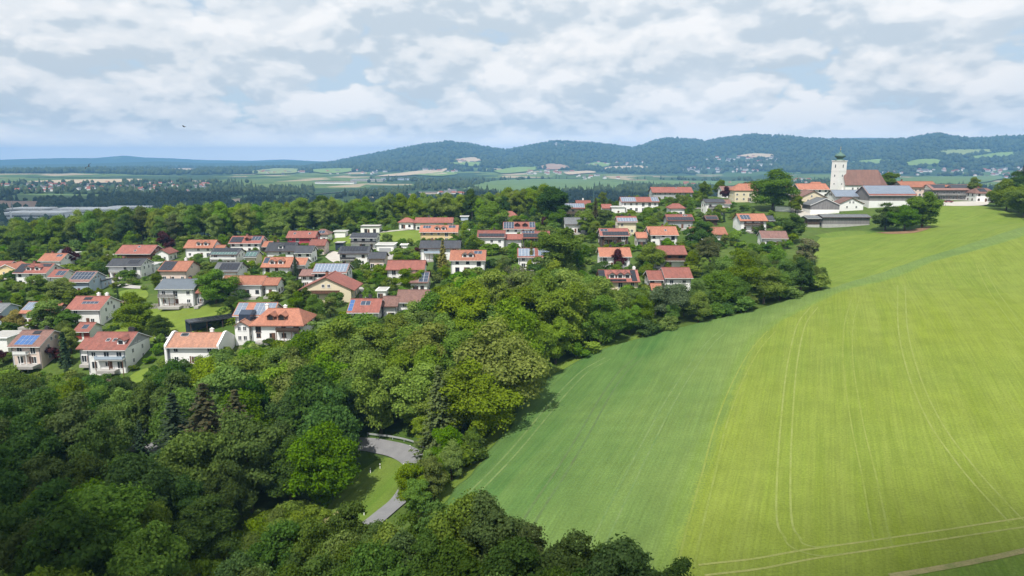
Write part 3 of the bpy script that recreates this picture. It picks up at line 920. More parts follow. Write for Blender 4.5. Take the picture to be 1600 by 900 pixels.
def B(rx, ry, Lpx, label, roof='tile_orange', wall='wall_white', h=5.2, d=10.0, pitch=25, rot=0, kind='gable', inset=3.0, sol=(), dorm=(), chim=(0.3,),
      balc=None, wood_top=None, name='house', cat='house', cols=None, rows=None, L=None, oh=0.8, sky=(), win=True, seed=None, chim_mat='brick_chimney', dmat='wall_white', gable=None, door=True, base=None, world=None):
    rng = random.Random(int(rx * 31 + ry * 7) if seed is None else seed)
    if cat == 'house' and rx < 1240: d *= 0.86; h *= 0.93
    tan = math.tan(R(pitch))
    front_gable = 60 < abs(rot) < 120
    ext = h + d / 2 * tan + 0.2
    if kind == 'flat': ext = h
    x, y, z = at(rx, ry, ext)
    dep = y * cp - (z + ext - CAMZ) * sp_
    if front_gable:
        d = Lpx * dep / FPX - 2 * oh
        ext = h + d / 2 * tan + 0.2
        x, y, z = at(rx, ry, ext)
        dep = y * cp - (z + ext - CAMZ) * sp_
        d = Lpx * dep / FPX - 2 * oh
        L = L or 12.0
        y += math.sin(R(abs(rot))) * L / 2; x += math.cos(R(rot)) * L / 2
    else:
        L = L or Lpx * dep / FPX / max(0.5, math.cos(R(rot)))
        if kind == 'hip': L += 0
    z = min(hz(x, y), z + 1.5) if front_gable else z
    root = bpy.data.objects.new(name, None); col.objects.link(root)
    root.location = (x, y, z); root.rotation_euler = (0, 0, R(rot))
    tag(root, label, cat)
    HOUSES.append((x, y, 0.5 * math.hypot(L, d), L, d, h + d / 2 * tan, z, R(rot)))
    hl, hd = L / 2, d / 2
    wx = hl - 0.55
    half = hd + oh
    zR = h + hd * tan
    zE = h - oh * tan
    th = 0.24
    W, Rf = M[wall], M[roof]
    b = MB()
    if kind == 'gable':
        b.prism_x([(-hd, -3.5), (hd, -3.5), (hd, h - 0.04), (0, zR - 0.04), (-hd, h - 0.04)], -wx, wx)
    else:
        b.box(-wx, wx, -hd, hd, -3.5, h - 0.04)
    b.build('wall', W, root)
    if wood_top:
        b = MB()
        zt = h * (0.5 if rows != 1 else 0.2)
        b.prism_x([(-hd - 0.06, zt), (hd + 0.06, zt), (hd + 0.06, h - 0.1), (0, zR - 0.1), (-hd - 0.06, h - 0.1)] if kind == 'gable' else
                  [(-hd - 0.06, zt), (hd + 0.06, zt), (hd + 0.06, h - 0.1), (-hd - 0.06, h - 0.1)], -wx - 0.06, wx + 0.06)
        b.build('timber_cladding', M[wood_top], root)
    if gable:
        for s in (-1, 1):
            b = MB()
            b.prism_x([(-hd + 0.1, h - 0.1), (hd - 0.1, h - 0.1), (0, zR - 0.15)], s * wx, s * (wx + 0.07))
            b.build('gable_boards', M[gable], root)
    rb = MB()
    if kind == 'gable':
        rb.prism_x([(-half, zE), (0, zR), (half, zE), (half, zE + th), (0, zR + th * 1.12), (-half, zE + th)], -hl, hl, 0, 1)
        rb.box(-hl - 0.02, hl + 0.02, -half - 0.10, -half - 0.005, zE - 0.02, zE + 0.12, 1)
        rb.box(-hl, hl, -0.14, 0.14, zR + th * 0.9, zR + th * 1.12 + 0.10, 0)
    elif kind == 'hip':
        li = max(hl - inset, 0.3)
        hx = hl
        rb.add([(-hx, -half, zE), (hx, -half, zE), (hx, half, zE), (-hx, half, zE), (-hx, -half, zE + th), (hx, -half, zE + th), (hx, half, zE + th), (-hx, half, zE + th), (-li, 0, zR + th), (li, 0, zR + th)],
               [(0, 3, 2, 1), (0, 1, 5, 4), (1, 2, 6, 5), (2, 3, 7, 6), (3, 0, 4, 7), (4, 5, 9, 8), (6, 7, 8, 9), (5, 6, 9), (7, 4, 8)], 0)
        rb.box(-li, li, -0.13, 0.13, zR + th - 0.08, zR + th + 0.1, 0)
    elif kind == 'flat':
        rb.box(-hl, hl, -hd - 0.5, hd + 0.5, h - 0.03, h + 0.25, 0)
        rb.box(-hl + 0.4, hl - 0.4, -hd, hd, h + 0.25, h + 0.32, 1)
    fasc = 'trim_white' if rng.random() < 0.35 else 'wood_brown'
    ro = rb.build('roof', [Rf, M[fasc] if kind != 'flat' else M['concrete']], root)
    # roof furniture
    c_, s_ = math.cos(R(pitch)), math.sin(R(pitch))
    SLOPE = half / c_

    def on_slope(u, v, side=-1):
        return Vector(((u - 0.5) * L, side * half * (1 - v), zE + th + v * half * tan))
    if kind != 'flat':
        for u in chim:
            cb = MB(); cx = (u - 0.5) * L; ch = rng.uniform(0.8, 1.2)
            cb.box(cx - 0.42, cx + 0.42, 0.35, 1.15, zR - 1.0, zR + ch); cb.box(cx - 0.5, cx + 0.5, 0.27, 1.23, zR + ch, zR + ch + 0.12, 1)
            cb.box(cx - 0.2, cx + 0.2, 0.55, 0.95, zR + ch + 0.12, zR + ch + 0.4, 1)
            cb.build('chimney', [M[chim_mat], M['trim_dark'] if chim_mat != 'wall_white' else M['wall_white']], ro)
        for (u0, u1, v0, v1, mt) in sol:
            p = on_slope(u0, v0)
            solar(root, p, (1, 0, 0), (0, c_, s_), (0, -s_, c_), (u1 - u0) * L, (v1 - v0) * SLOPE, mt)
        for (u, v) in sky:
            p = on_slope(u, v); b = MB()
            for dz, w2, mi in ((0.10, 0.52, 0), (0.13, 0.42, 1)):
                ev = Vector((0, c_, s_)); en = Vector((0, -s_, c_)); ex = Vector((1, 0, 0))
                vs = [p + ex * a + ev * e + en * n for n in (0.0, dz) for e in (-w2 * 1.3, w2 * 1.3) for a in (-w2, w2)]
                b.add(vs, [(0, 2, 3, 1), (4, 5, 7, 6), (0, 1, 5, 4), (1, 3, 7, 5), (3, 2, 6, 7), (2, 0, 4, 6)], mi)
            b.build('skylight', [M['aluminium'], M['glass']], root)
        for u in dorm:
            p = on_slope(u, 0.30)
            wd, hh = 2.0, 1.15
            yb = (hh + 0.75) / tan
            b = MB()
            pr = [(-wd / 2, -0.3), (wd / 2, -0.3), (wd / 2, hh), (0, hh + 0.6), (-wd / 2, hh)]
            n = 5
            vs = [(a, 0, e) for a, e in pr] + [(a, yb, e) for a, e in pr]
            b.add(vs, [tuple(range(n))] + [(i, n + i, n + (i + 1) % n, (i + 1) % n) for i in range(n)] + [tuple(range(2 * n - 1, n - 1, -1))])
            dm = b.build('dormer', M[dmat], root, loc=p)
            b = MB()
            wr = wd / 2 + 0.35
            e0 = hh - 0.35 * 0.6
            pr = [(-wr, e0), (0, hh + 0.62), (wr, e0), (wr, e0 + 0.16), (0, hh + 0.8), (-wr, e0 + 0.16)]
            vs = [(a, -0.4, e) for a, e in pr] + [(a, yb + 0.3, e) for a, e in pr]
            n = 6
            b.add(vs, [tuple(range(n))] + [(i, n + i, n + (i + 1) % n, (i + 1) % n) for i in range(n)] + [tuple(range(2 * n - 1, n - 1, -1))])
            b.build('dormer_roof', Rf, dm)
            b = MB(); b.box(-0.6, 0.6, -0.04, 0.02, 0.12, hh - 0.1); b.build('pane', M['glass'], dm)
    # openings
    yF = -hd - (0.06 if wood_top else 0)
    two = h > 4.4 if rows is None else rows == 2
    if win:
        n = cols if cols is not None else max(2, int((L - 2) / 3.0))
        zs_ = [1.35, 4.05] if two else [min(1.45, h * 0.5)]
        fr = 'trim_white' if wall not in ('wall_white',) or rng.random() < 0.4 else ('wood_brown' if rng.random() < 0.5 else 'trim_dark')
        for k in range(n):
            xx = -wx + (k + 0.5) * 2 * wx / n + rng.uniform(-0.25, 0.25)
            for zi, zz_ in enumerate(zs_):
                tall = rng.random() < (0.45 if (zi == 0 or balc) else 0.2)
                if zz_ + 0.7 > h - 0.2: zz_ = h - 1.0
                if rng.random() < 0.14: continue
                window(root, xx, yF, zz_ - (0.28 if tall else 0), 0, 1.5 if tall else 1.2, 1.95 if tall else 1.25, fr)
        for s in (-1, 1):
            gx = s * (wx + (0.06 if (wood_top) else 0))
            for zz_ in zs_ + ([h + hd * tan * 0.28] if kind == 'gable' and hd * tan > 1.9 else []):
                for q in ((-hd * 0.42, hd * 0.36) if zz_ < h else (-0.9, 0.9)):
                    if rng.random() < 0.85:
                        window(root, gx, q, zz_, s * math.pi / 2, 1.0, 1.25 if zz_ < h else 1.05, fr)
        if door and not front_gable:
            b = MB(); b.box(-0.5, 0.5, -0.06, 0.02, -1.05, 1.05)
            b.build('door', M['wood_brown'], root, loc=(wx * rng.uniform(-0.3, 0.3), -yF if False else yF, 1.0))
    if cat == 'house' and win and not front_gable and kind != 'flat':
        tw_, td_ = L * rng.uniform(0.35, 0.7), rng.uniform(2.2, 4.0)
        tx_ = rng.uniform(-0.5, 0.5) * (L - tw_ - 1.2)
        b = MB(); b.box(tx_ - tw_ / 2, tx_ + tw_ / 2, -hd - td_, -hd - 0.07, -0.7, 0.06)
        b.build('terrace', M['paving'], root)
        for sx_ in (-1, 1):
            b = MB(); b.box(sx_ * (wx - 0.2) - 0.06, sx_ * (wx - 0.2) + 0.06, yF - 0.16, yF - 0.07, -1, h - 0.3); b.build('downpipe', M['sheet_metal'], root)
    if balc:
        u0, u1, mt = balc
        b = MB(); x0, x1 = (u0 - 0.5) * 2 * wx, (u1 - 0.5) * 2 * wx
        b.box(x0, x1, yF - 1.35, yF + 0.02, 2.62, 2.80)
        bo = b.build('balcony', M['concrete'] if mt != 'wood_dark' else M['wood_dark'], root)
        b = MB()
        b.box(x0, x1, yF - 1.40, yF - 1.352, 2.98, 3.72); b.box(x0 - 0.045, x0 - 0.002, yF - 1.352, yF, 2.98, 3.72); b.box(x1 + 0.002, x1 + 0.045, yF - 1.352, yF, 2.98, 3.72)
        b.box(x0 - 0.05, x1 + 0.05, yF - 1.44, yF - 1.32, 3.74, 3.82)
        k = max(2, int((x1 - x0) / 1.6))
        for i in range(k + 1):
            xx = x0 + (x1 - x0) * i / k
            b.box(xx - 0.04, xx + 0.04, yF - 1.35, yF - 1.28, 2.80, 3.74)
        b.build('railing', M[mt], bo)
        for i in range(0, k + 1, max(1, k // 2)):
            b = MB()
            xx = min(max(x0 + (x1 - x0) * i / k, x0 + 0.1), x1 - 0.1)
            b.box(xx - 0.08, xx + 0.08, yF - 1.3, yF - 1.14, -3.0, 2.62)
            b.build('balcony_post', M['wood_brown'] if mt != 'trim_white' else M['trim_white'], bo)
    if base:
        b = MB(); b.box(-wx - 0.05, wx + 0.05, -hd - 0.05, hd + 0.05, -3.5, base[1]); b.build('plinth', M[base[0]], root)
    return root


SB_, SK_, SBR, SP_ = 'solar_blue', 'solar_black', 'solar_bright', 'solar_pale'
exec_list = [
 # ---- lower left row
 (60, 516, 50, 'house with large bright blue solar field on brown-red roof and pinkish walls', dict(roof='tile_brown', wall='wall_pink', d=13.5, h=5.6, pitch=24, sol=((0.16, 0.72, 0.10, 0.66, SBR), (0.42, 0.66, 0.74, 0.95, SK_)), chim=(0.72,), chim_mat='trim_dark', balc=(0.15, 0.6, 'trim_white'))),
 (184, 519, 64, 'big white house with red roof, dark chimneys and dormer nearest the lower wood', dict(roof='tile_red', d=14.5, h=6.0, pitch=24, dorm=(0.80,), chim=(0.78, 0.84), chim_mat='trim_dark', balc=(0.25, 0.98, 'wall_blue'), gable='wall_grey', sky=((0.42, 0.55), (0.58, 0.55)))),
 (146, 528, 26, 'low red-roofed wing at the left of the big white house', dict(roof='tile_red', d=9, h=4.6, pitch=22, chim=(), rows=1)),
 (138, 504, 26, 'small white garage with red roof and two red doors', dict(roof='tile_red', d=6.5, h=2.7, pitch=24, chim=(), win=False, sol=((0.38, 0.72, 0.3, 0.75, SB_),), name='garage', cat='garage')),
 (146, 463, 54, 'white house with red roof, two white chimneys and grey solar collectors', dict(roof='tile_red', d=13, h=5.4, pitch=25, chim=(0.62, 0.86), chim_mat='wall_white', sol=((0.3, 0.52, 0.72, 0.92, SK_), (0.34, 0.80, 0.42, 0.60, SB_)), balc=None)),
 (59, 472, 28, 'red roof covered with gridded solar modules behind the golden bush', dict(roof='tile_orange', d=11, h=4.6, pitch=24, chim=(), sol=((0.03, 0.93, 0.26, 0.98, SP_),), rows=1)),
 (90, 474, 20, 'orange-roofed house with dark timber gable beside the gridded solar roof', dict(roof='tile_orange', wall='wood_dark', d=10, h=4.2, pitch=24, chim=())),
 (3, 474, 28, 'blue-walled house with blue-grey roof cut by the left picture edge', dict(roof='fibre_grey', wall='wall_blue', d=9, h=4.5, pitch=22)),
 (8, 523, 40, 'flat-roofed white building at the left picture edge', dict(kind='flat', roof='trim_white', h=4.4, d=9, rows=1)),
 # ---- left, upper
 (60, 412, 52, 'long grey-white house with two white eyebrow dormers and black solar roof ends', dict(roof='tile_red', d=12, h=5.6, pitch=26, dorm=(0.40, 0.66), sol=((0.01, 0.30, 0.05, 0.95, SK_), (0.62, 0.95, 0.66, 0.95, SK_)), chim=(0.35,))),
 (97, 421, 24, 'small red-roofed annex with solar modules beside the eyebrow-dormer house', dict(roof='tile_red', d=9, h=4.6, pitch=25, chim=(), sol=((0.4, 0.95, 0.2, 0.8, SB_),))),
 (8, 408, 28, 'yellow-walled house with red roof at the left end of the village', dict(roof='tile_red', wall='wall_cream', d=9, h=4.5, chim=())),
 (8, 415, 34, 'low yellow gable-fronted house with garage by the left lane', dict(roof='tile_orange', wall='wall_yellow', rot=90, h=3.6, L=10, chim=())),
 (88, 396, 36, 'orange-roofed house half hidden by a dark copper shrub', dict(roof='tile_orange', d=11, h=4.4, pitch=25, sol=((0.62, 0.86, 0.55, 0.85, SB_),))),
 (102, 390, 16, 'pale grey-roofed white house at the wood edge behind the orange roof', dict(roof='fibre_grey', d=8, h=4.4, chim=())),
 (116, 395, 12, 'small flat white cube beside the pale grey-roofed house', dict(kind='flat', roof='trim_white', d=6, h=3.4, rows=1)),
 (136, 424, 34, 'pale blue gabled house with brown-grey solar roof and dark verge', dict(roof='tile_mauve', wall='wall_blue', d=12, h=5.0, pitch=26, sol=((0.05, 0.95, 0.22, 0.92, SB_),), chim=())),
 (158, 437, 22, 'low blue annex with dark mono roof beside the pale blue house', dict(kind='flat', roof='slate', wall='wall_blue', d=7, h=3.0, rows=1, name='annex')),
 (203, 404, 54, 'white two-storey house with slate roof and long balcony', dict(roof='slate', d=10, h=5.6, pitch=24, sol=((0.55, 0.85, 0.35, 0.8, SK_),), balc=(0.05, 0.55, 'wall_grey'))),
 (238, 412, 22, 'white flat-roofed extension beside the slate-roofed balcony house', dict(kind='flat', roof='trim_white', d=7, h=3.6, rows=1, name='extension')),
 (219, 383, 55, 'long dark timber barn with red roof and white skylights at the wood edge', dict(roof='tile_red', wall='wood_brown', d=12, h=4.6, pitch=24, sky=((0.5, 0.35), (0.52, 0.8)), chim=(), rows=1, cols=3, name='barn', cat='barn')),
 (251, 391, 26, 'little white gable-fronted house with red roof below the timber barn', dict(roof='tile_red', rot=90, h=3.8, L=9, chim=(), pitch=28)),
 (280, 408, 46, 'beige house with orange roof half covered by one black solar block', dict(roof='tile_orange', wall='wall_pink', d=13, h=4.6, pitch=24, sol=((0.03, 0.47, 0.08, 0.96, SK_),), chim=(0.7,), chim_mat='wall_white', rows=1)),
 (285, 436, 60, 'two-storey white house with standing-seam grey metal roof above the stone wall', dict(roof='sheet_metal', d=12, h=6.0, pitch=20, chim=(0.68,), balc=(0.04, 0.5, 'wood_grey'))),
 (318, 446, 12, 'narrow red-roofed side wing of the grey metal-roofed house', dict(roof='tile_red', d=7, h=4.4, chim=(), rows=1, name='wing')),
 (317, 375, 46, 'white house with bright orange roof and two tall white dormers', dict(roof='tile_orange', d=11, h=4.8, pitch=28, dorm=(0.48, 0.72), chim=())),
 (346, 383, 16, 'low orange-roofed wing beside the house with tall white dormers', dict(roof='tile_orange', d=8, h=3.4, chim=(), rows=1, name='wing')),
 (356, 388, 44, 'terraced house with dark roof and green glass conservatory front', dict(roof='slate', d=10, h=5.2, pitch=22, chim=(), sol=((0.05, 0.95, 0.02, 0.40, 'glass_green'), (0.05, 0.9, 0.5, 0.95, SK_)), balc=(0.0, 1.0, 'trim_white'))),
 (396, 392, 20, 'small green-glazed house beside the conservatory terrace', dict(roof='slate', wall='wall_cream', d=8, h=4.6, chim=(), sol=((0.08, 0.92, 0.08, 0.8, 'glass_green'),))),
 (360, 410, 40, 'white bungalow with grey roof and one black solar field', dict(roof='fibre_grey', d=11, h=4.0, pitch=26, chim=(), sol=((0.2, 0.92, 0.2, 0.9, SK_),), rows=1)),
 (388, 369, 50, 'white house with red roof, small red dormer and solar at both ends', dict(roof='tile_red', d=11, h=4.8, pitch=26, dorm=(0.56,), dmat='tile_red', sol=((0.03, 0.40, 0.1, 0.85, SK_), (0.66, 0.95, 0.4, 0.95, SB_)), chim=(0.45,))),
 (420, 377, 14, 'small orange-roofed shed between the solar-ended house and the slate pair', dict(roof='tile_orange', wall='wood_dark', d=7, h=3.0, chim=(), win=False, name='shed', cat='shed')),
 (384, 431, 66, 'long low white bungalow with orange roof and awning', dict(roof='tile_orange', d=10, h=4.4, pitch=23, chim=())),
 (428, 434, 24, 'short orange-roofed wing at the right of the long white bungalow', dict(roof='tile_orange', d=8, h=4.0, pitch=23, chim=(), rows=1, name='wing')),
 (443, 379, 46, 'slate-roofed white house with one round white dormer', dict(roof='slate', d=11.5, h=5.2, pitch=28, dorm=(0.5,), sol=((0.55, 0.92, 0.68, 0.95, SK_),))),
 (478, 384, 28, 'lower slate-roofed house joined to the round-dormer house', dict(roof='slate', d=10, h=4.8, pitch=26, chim=())),
 (437, 402, 46, 'white house with vivid red roof and two dark eyebrow dormers', dict(roof='tile_orange', d=11, h=5.0, pitch=28, dorm=(0.36, 0.64), dmat='trim_white', sol=((0.03, 0.2, 0.4, 0.95, SB_),), chim=())),
 (471, 403, 22, 'red-roofed garage wing behind the small spruce', dict(roof='tile_orange', d=8, h=4.2, pitch=26, chim=(), rows=1, name='wing')),
 (474, 361, 46, 'crimson-walled double house with red roof and two skylights', dict(roof='tile_red', wall='wall_red', d=10, h=5.2, pitch=28, sky=((0.25, 0.62), (0.75, 0.62)), chim=())),
 (505, 358, 24, 'small hipped brown roof with solar behind the crimson house', dict(roof='tile_brown', d=9, h=4.2, kind='hip', inset=2.6, chim=(), sol=((0.3, 0.7, 0.2, 0.7, SB_),))),
 (499, 374, 26, 'pinkish-white house with red roof right of the crimson house', dict(roof='tile_red', wall='wall_pink', d=9, h=4.6, pitch=26, chim=())),
 (520, 412, 54, 'long white house under a roof full of gridded solar modules', dict(roof='tile_mauve', d=11, h=5.4, pitch=24, sol=((0.02, 0.97, 0.12, 0.98, SP_),), chim=(), cols=8)),
 (484, 421, 24, 'low mauve-roofed wing at the left of the gridded solar house', dict(roof='tile_mauve', d=8, h=4.8, pitch=20, chim=(), name='wing')),
 (508, 436, 90, 'pale yellow chalet with wide red gable and flower balcony facing the wood', dict(roof='tile_red', wall='wall_cream', rot=90, h=4.2, L=13, pitch=25, chim=(0.4,), oh=1.3)),
 (404, 473, 62, 'white house with two solar blocks and a dark glass bay between them', dict(roof='tile_orange', d=10.5, h=4.6, pitch=27, chim=(), sol=((0.02, 0.26, 0.05, 0.97, SP_), (0.46, 0.98, 0.05, 0.97, SP_)), rows=1)),
 (443, 482, 84, 'large white house with half-hipped orange roof, two dormers and timber balcony', dict(roof='tile_orange', kind='hip', inset=3.2, d=14, h=4.8, pitch=26, dorm=(0.36, 0.56), dmat='wood_brown', chim=(0.18, 0.52), chim_mat='wall_white', balc=(0.50, 0.95, 'wood_dark'))),
 (312, 520, 80, 'long white house with tan roof between stepped white gable walls', dict(roof='tile_tan', d=11, h=5.2, pitch=25, chim=(0.72,), chim_mat='wall_white', sky=((0.2, 0.85), (0.24, 0.85), (0.28, 0.85)))),
 (376, 507, 26, 'narrow white gable-fronted tower house beside the tan roof', dict(roof='tile_tan', rot=90, h=5.2, L=6, pitch=30, chim=(), oh=0.35)),
 # ---- centre
 (556, 385, 48, 'white villa with slate roof carrying a wide black solar field', dict(roof='slate', d=10, h=5.8, pitch=24, sol=((0.06, 0.9, 0.35, 0.92, SK_),), chim=(), balc=(0.05, 0.55, 'trim_dark'))),
 (591, 394, 28, 'small pinkish house with slate roof joined to the solar villa', dict(roof='slate', wall='wall_pink', d=8.5, h=4.6, pitch=24, chim=())),
 (571, 364, 42, 'modern white house with grey roof and black glass band', dict(roof='slate', d=11, h=5.6, pitch=16, sol=((0.03, 0.97, 0.2, 0.95, SK_),), chim=(), balc=(0.0, 1.0, 'trim_dark'), oh=1.0)),
 (580, 353, 32, 'white flat-roofed house at the upper meadow track', dict(kind='flat', roof='trim_dark', d=8, h=3.6, rows=1)),
 (533, 361, 20, 'low white garage at the left end of the upper track', dict(kind='flat', roof='trim_white', d=6, h=2.8, win=False, name='garage', cat='garage')),
 (604, 381, 30, 'white double garage with wide grey door', dict(kind='flat', roof='trim_white', d=8, h=3.6, win=False, name='garage', cat='garage')),
 (532, 379, 16, 'dark blue garden pavilion on the upper meadow', dict(kind='flat', roof='slate', wall='solar_blue', d=5, h=3.0, win=False, name='pavilion', cat='shed')),
 (632, 382, 12, 'tiny white flat-roofed shed below the upper meadow', dict(kind='flat', roof='trim_white', d=4, h=2.6, win=False, name='shed', cat='shed')),
 (636, 407, 60, 'white house with orange-red roof right of the winding garden path', dict(roof='tile_red', d=10.5, h=5.0, pitch=25, chim=())),
 (657, 425, 30, 'mauve-roofed garage with solar modules below the orange-red house', dict(roof='tile_mauve', d=10, h=3.4, pitch=24, chim=(), sol=((0.5, 0.97, 0.05, 0.95, SB_),), rows=1, name='garage', cat='garage')),
 (573, 467, 50, 'red roof with pale blue collector and skylights rising behind the big wood tree', dict(roof='tile_red', d=12, h=4.8, pitch=25, chim=(0.3, 0.6), chim_mat='trim_dark', sol=((0.02, 0.16, 0.1, 0.9, SBR), (0.36, 0.66, 0.52, 0.82, SB_)))),
 (612, 463, 26, 'short mauve-roofed link between the two red roofs by the wood', dict(roof='tile_brown', d=9, h=4.6, pitch=24, chim=(), rows=1, name='wing')),
 (647, 453, 50, 'long brown-red roof half covered by wood crowns', dict(roof='tile_brown', d=12, h=4.8, pitch=24, chim=(0.55,), chim_mat='trim_dark')),
 (598, 452, 18, 'small white glass-fronted garden shed beside the path', dict(kind='flat', roof='trim_white', d=5, h=3.0, cols=2, rows=1, name='shed', cat='shed')),
 (689, 376, 64, 'white house with long blue-black slate roof behind the golden conifer', dict(roof='slate', d=11, h=5.4, pitch=24, chim=(0.28,), balc=(0.1, 0.5, 'wall_blue'))),
 (687, 352, 60, 'yellow-walled house with red roof and two eyebrow dormers', dict(roof='tile_orange', wall='wall_yellow', d=11.5, h=5.4, pitch=25, dorm=(0.45, 0.62), dmat='trim_white', sol=((0.08, 0.28, 0.55, 0.92, SB_), (0.74, 0.92, 0.6, 0.95, SB_)), chim=())),
 (679, 340, 60, 'long red-roofed house at the upper wood edge behind the yellow house', dict(roof='tile_red', d=10, h=4.6, pitch=24, chim=(0.35,), chim_mat='trim_dark')),
 (636, 340, 26, 'small white house with red pyramid roof above the hedge', dict(roof='tile_red', d=8.5, h=3.8, kind='hip', inset=3.5, chim=(), rows=1)),
 (732, 391, 56, 'white house with bright orange roof and two white dormers beside the golden conifer', dict(roof='tile_orange', d=12, h=5.2, pitch=26, dorm=(0.42, 0.58), dmat='trim_white', sol=((0.66, 0.88, 0.62, 0.9, SB_),), chim=())),
 (768, 360, 44, 'white three-storey house with black solar strip under a red roof', dict(roof='tile_red', d=11, h=6.4, pitch=23, sol=((0.06, 0.97, 0.05, 0.52, SK_),), chim=(0.6,), chim_mat='trim_dark')),
 (802, 366, 30, 'low red-roofed link beside the white three-storey house', dict(roof='tile_red', d=9, h=4.4, pitch=20, chim=(), rows=1, name='wing')),
 (837, 361, 44, 'dark timber house with black solar strip beside the large maple', dict(roof='tile_red', wall='wood_dark', d=11, h=5.0, pitch=24, sol=((0.05, 0.95, 0.1, 0.62, SK_), (0.02, 0.45, 0.68, 0.98, SB_)), chim=(0.5,))),
 (811, 347, 50, 'white house with grey and red roof and two dark dormers', dict(roof='tile_red', d=11, h=5.0, pitch=26, dorm=(0.44, 0.68), dmat='wood_dark', sol=((0.02, 0.34, 0.05, 0.97, SB_), (0.82, 0.99, 0.2, 0.97, SB_)), chim=(0.72,), chim_mat='trim_dark')),
 (788, 330, 42, 'red hipped roof among tall dark garden trees', dict(roof='tile_red', kind='hip', inset=3.0, d=11, h=4.4, pitch=25, chim=())),
 (726, 338, 14, 'small pale blue shed at the top of the narrow track', dict(kind='flat', roof='trim_white', wall='wall_blue', d=5, h=4.2, cols=1, rows=1, name='shed', cat='shed')),
 (890, 318, 46, 'cream chalet with fully solar roof and dark balcony', dict(roof='tile_red', wall='wall_cream', d=10, h=6.0, pitch=24, sol=((0.01, 0.99, 0.12, 0.98, SP_),), chim=(), balc=(0.12, 0.95, 'wood_dark'))),
 (903, 340, 44, 'white house with plain grey roof below the solar chalet', dict(roof='fibre_grey', d=11, h=4.6, pitch=26, chim=())),
 (842, 388, 68, 'wide house roof covered in pale solar modules above the wood', dict(roof='tile_red', d=11.5, h=4.8, pitch=24, sol=((0.03, 0.40, 0.1, 0.96, SP_), (0.48, 0.97, 0.16, 0.96, SP_)), chim=())),
 # ---- right of centre
 (911, 312, 24, 'red-roofed house behind the dark spruce at the upper village edge', dict(roof='tile_red', d=9, h=4.4, chim=(0.5,), chim_mat='wall_white')),
 (947, 319, 16, 'small red-roofed carport house beside the white cube', dict(roof='tile_red', d=8, h=4.0, chim=(), rows=1)),
 (965, 323, 24, 'plain white flat-roofed cube at the upper village edge', dict(kind='flat', roof='trim_white', d=8, h=4.2, cols=1, rows=1)),
 (998, 308, 60, 'long white house with solar-striped red roof and big front gable', dict(roof='tile_red', d=11, h=5.8, pitch=23, sol=((0.02, 0.40, 0.05, 0.95, SP_), (0.80, 0.99, 0.1, 0.97, SP_)), chim=())),
 (1048, 292, 64, 'large barn-like house with wide plain red roof on the skyline', dict(roof='tile_red', wall='wall_grey', d=14, h=4.8, pitch=25, chim=(), sky=((0.62, 0.85),))),
 (1056, 318, 26, 'white house with red hipped roof and arched window', dict(roof='tile_red', kind='hip', inset=2.6, d=9, h=4.4, pitch=25, chim=())),
 (1114, 311, 32, 'white modern house with dark grey roof and black frame window', dict(roof='slate', d=10, h=6.2, pitch=16, chim=(), balc=(0.15, 0.85, 'trim_dark'))),
 (1131, 312, 18, 'small mauve-roofed annex behind the white modern house', dict(roof='tile_brown', d=8, h=4.4, chim=(), name='annex')),
 (1060, 335, 42, 'low house with black solar band and white skylights in a red roof', dict(roof='tile_red', wall='wall_grey', d=11, h=4.2, pitch=24, sol=((0.02, 0.98, 0.04, 0.55, SK_),), sky=((0.68, 0.8), (0.76, 0.8)), chim=(), rows=1)),
 (1110, 337, 20, 'dark solar-roofed garden shed on the open slope', dict(roof='tile_brown', wall='wood_dark', d=6, h=2.8, pitch=22, sol=((0.05, 0.95, 0.05, 0.8, SK_),), chim=(), win=False, name='shed', cat='shed')),
 (978, 338, 32, 'tall cream and timber house with blue solar roof', dict(roof='tile_red', wall='wall_cream', d=10, h=6.0, pitch=23, sol=((0.03, 0.98, 0.04, 0.72, SP_),), chim=(0.3, 0.7), chim_mat='trim_dark')),
 (958, 357, 46, 'dark timber chalet with black solar strip and white left gable', dict(roof='tile_red', wall='wood_dark', d=11.5, h=4.8, pitch=24, sol=((0.1, 0.97, 0.05, 0.55, SK_), (0.05, 0.3, 0.6, 0.9, SB_)), chim=(0.55,), chim_mat='trim_dark', balc=(0.1, 0.6, 'wood_dark'))),
 (1001, 363, 18, 'small red-roofed link house between chalet and orange roof', dict(roof='tile_orange', d=8, h=4.2, chim=(), rows=1, name='wing')),
 (1033, 354, 46, 'white house with broad salmon roof and small open skylight', dict(roof='tile_orange', d=13, h=5.2, pitch=25, sky=((0.6, 0.55),), chim=(0.55,), balc=(0.35, 0.75, 'wall_grey'))),
 (959, 387, 50, 'white house with plain salmon roof behind a copper-red tree', dict(roof='tile_orange', d=11, h=4.8, pitch=25, chim=(0.4,), chim_mat='trim_dark')),
 (1042, 384, 54, 'house with wide red roof, timber upper floor and long balcony', dict(roof='tile_red', d=12, h=5.6, pitch=23, chim=(), wood_top='wood_brown', balc=(0.05, 0.95, 'wood_brown'))),
 (965, 422, 62, 'house with three white dormers and black solar around a red roof', dict(roof='tile_red', wall='wall_cream', d=11.5, h=5.0, pitch=26, dorm=(0.32, 0.52, 0.70), dmat='trim_white', sol=((0.0, 0.16, 0.05, 0.97, SK_), (0.22, 0.66, 0.02, 0.2, SK_), (0.80, 0.93, 0.05, 0.97, SK_)), chim=(0.92,), chim_mat='wall_white')),
 (1055, 418, 44, 'white house with brown-red roof nearest the field hedge', dict(roof='tile_red', d=11, h=6.0, pitch=24, chim=())),
 (1021, 423, 24, 'lower white wing with brown-red roof and dark gable', dict(roof='tile_red', d=9, h=5.2, pitch=25, chim=(), gable='wood_dark', name='wing')),
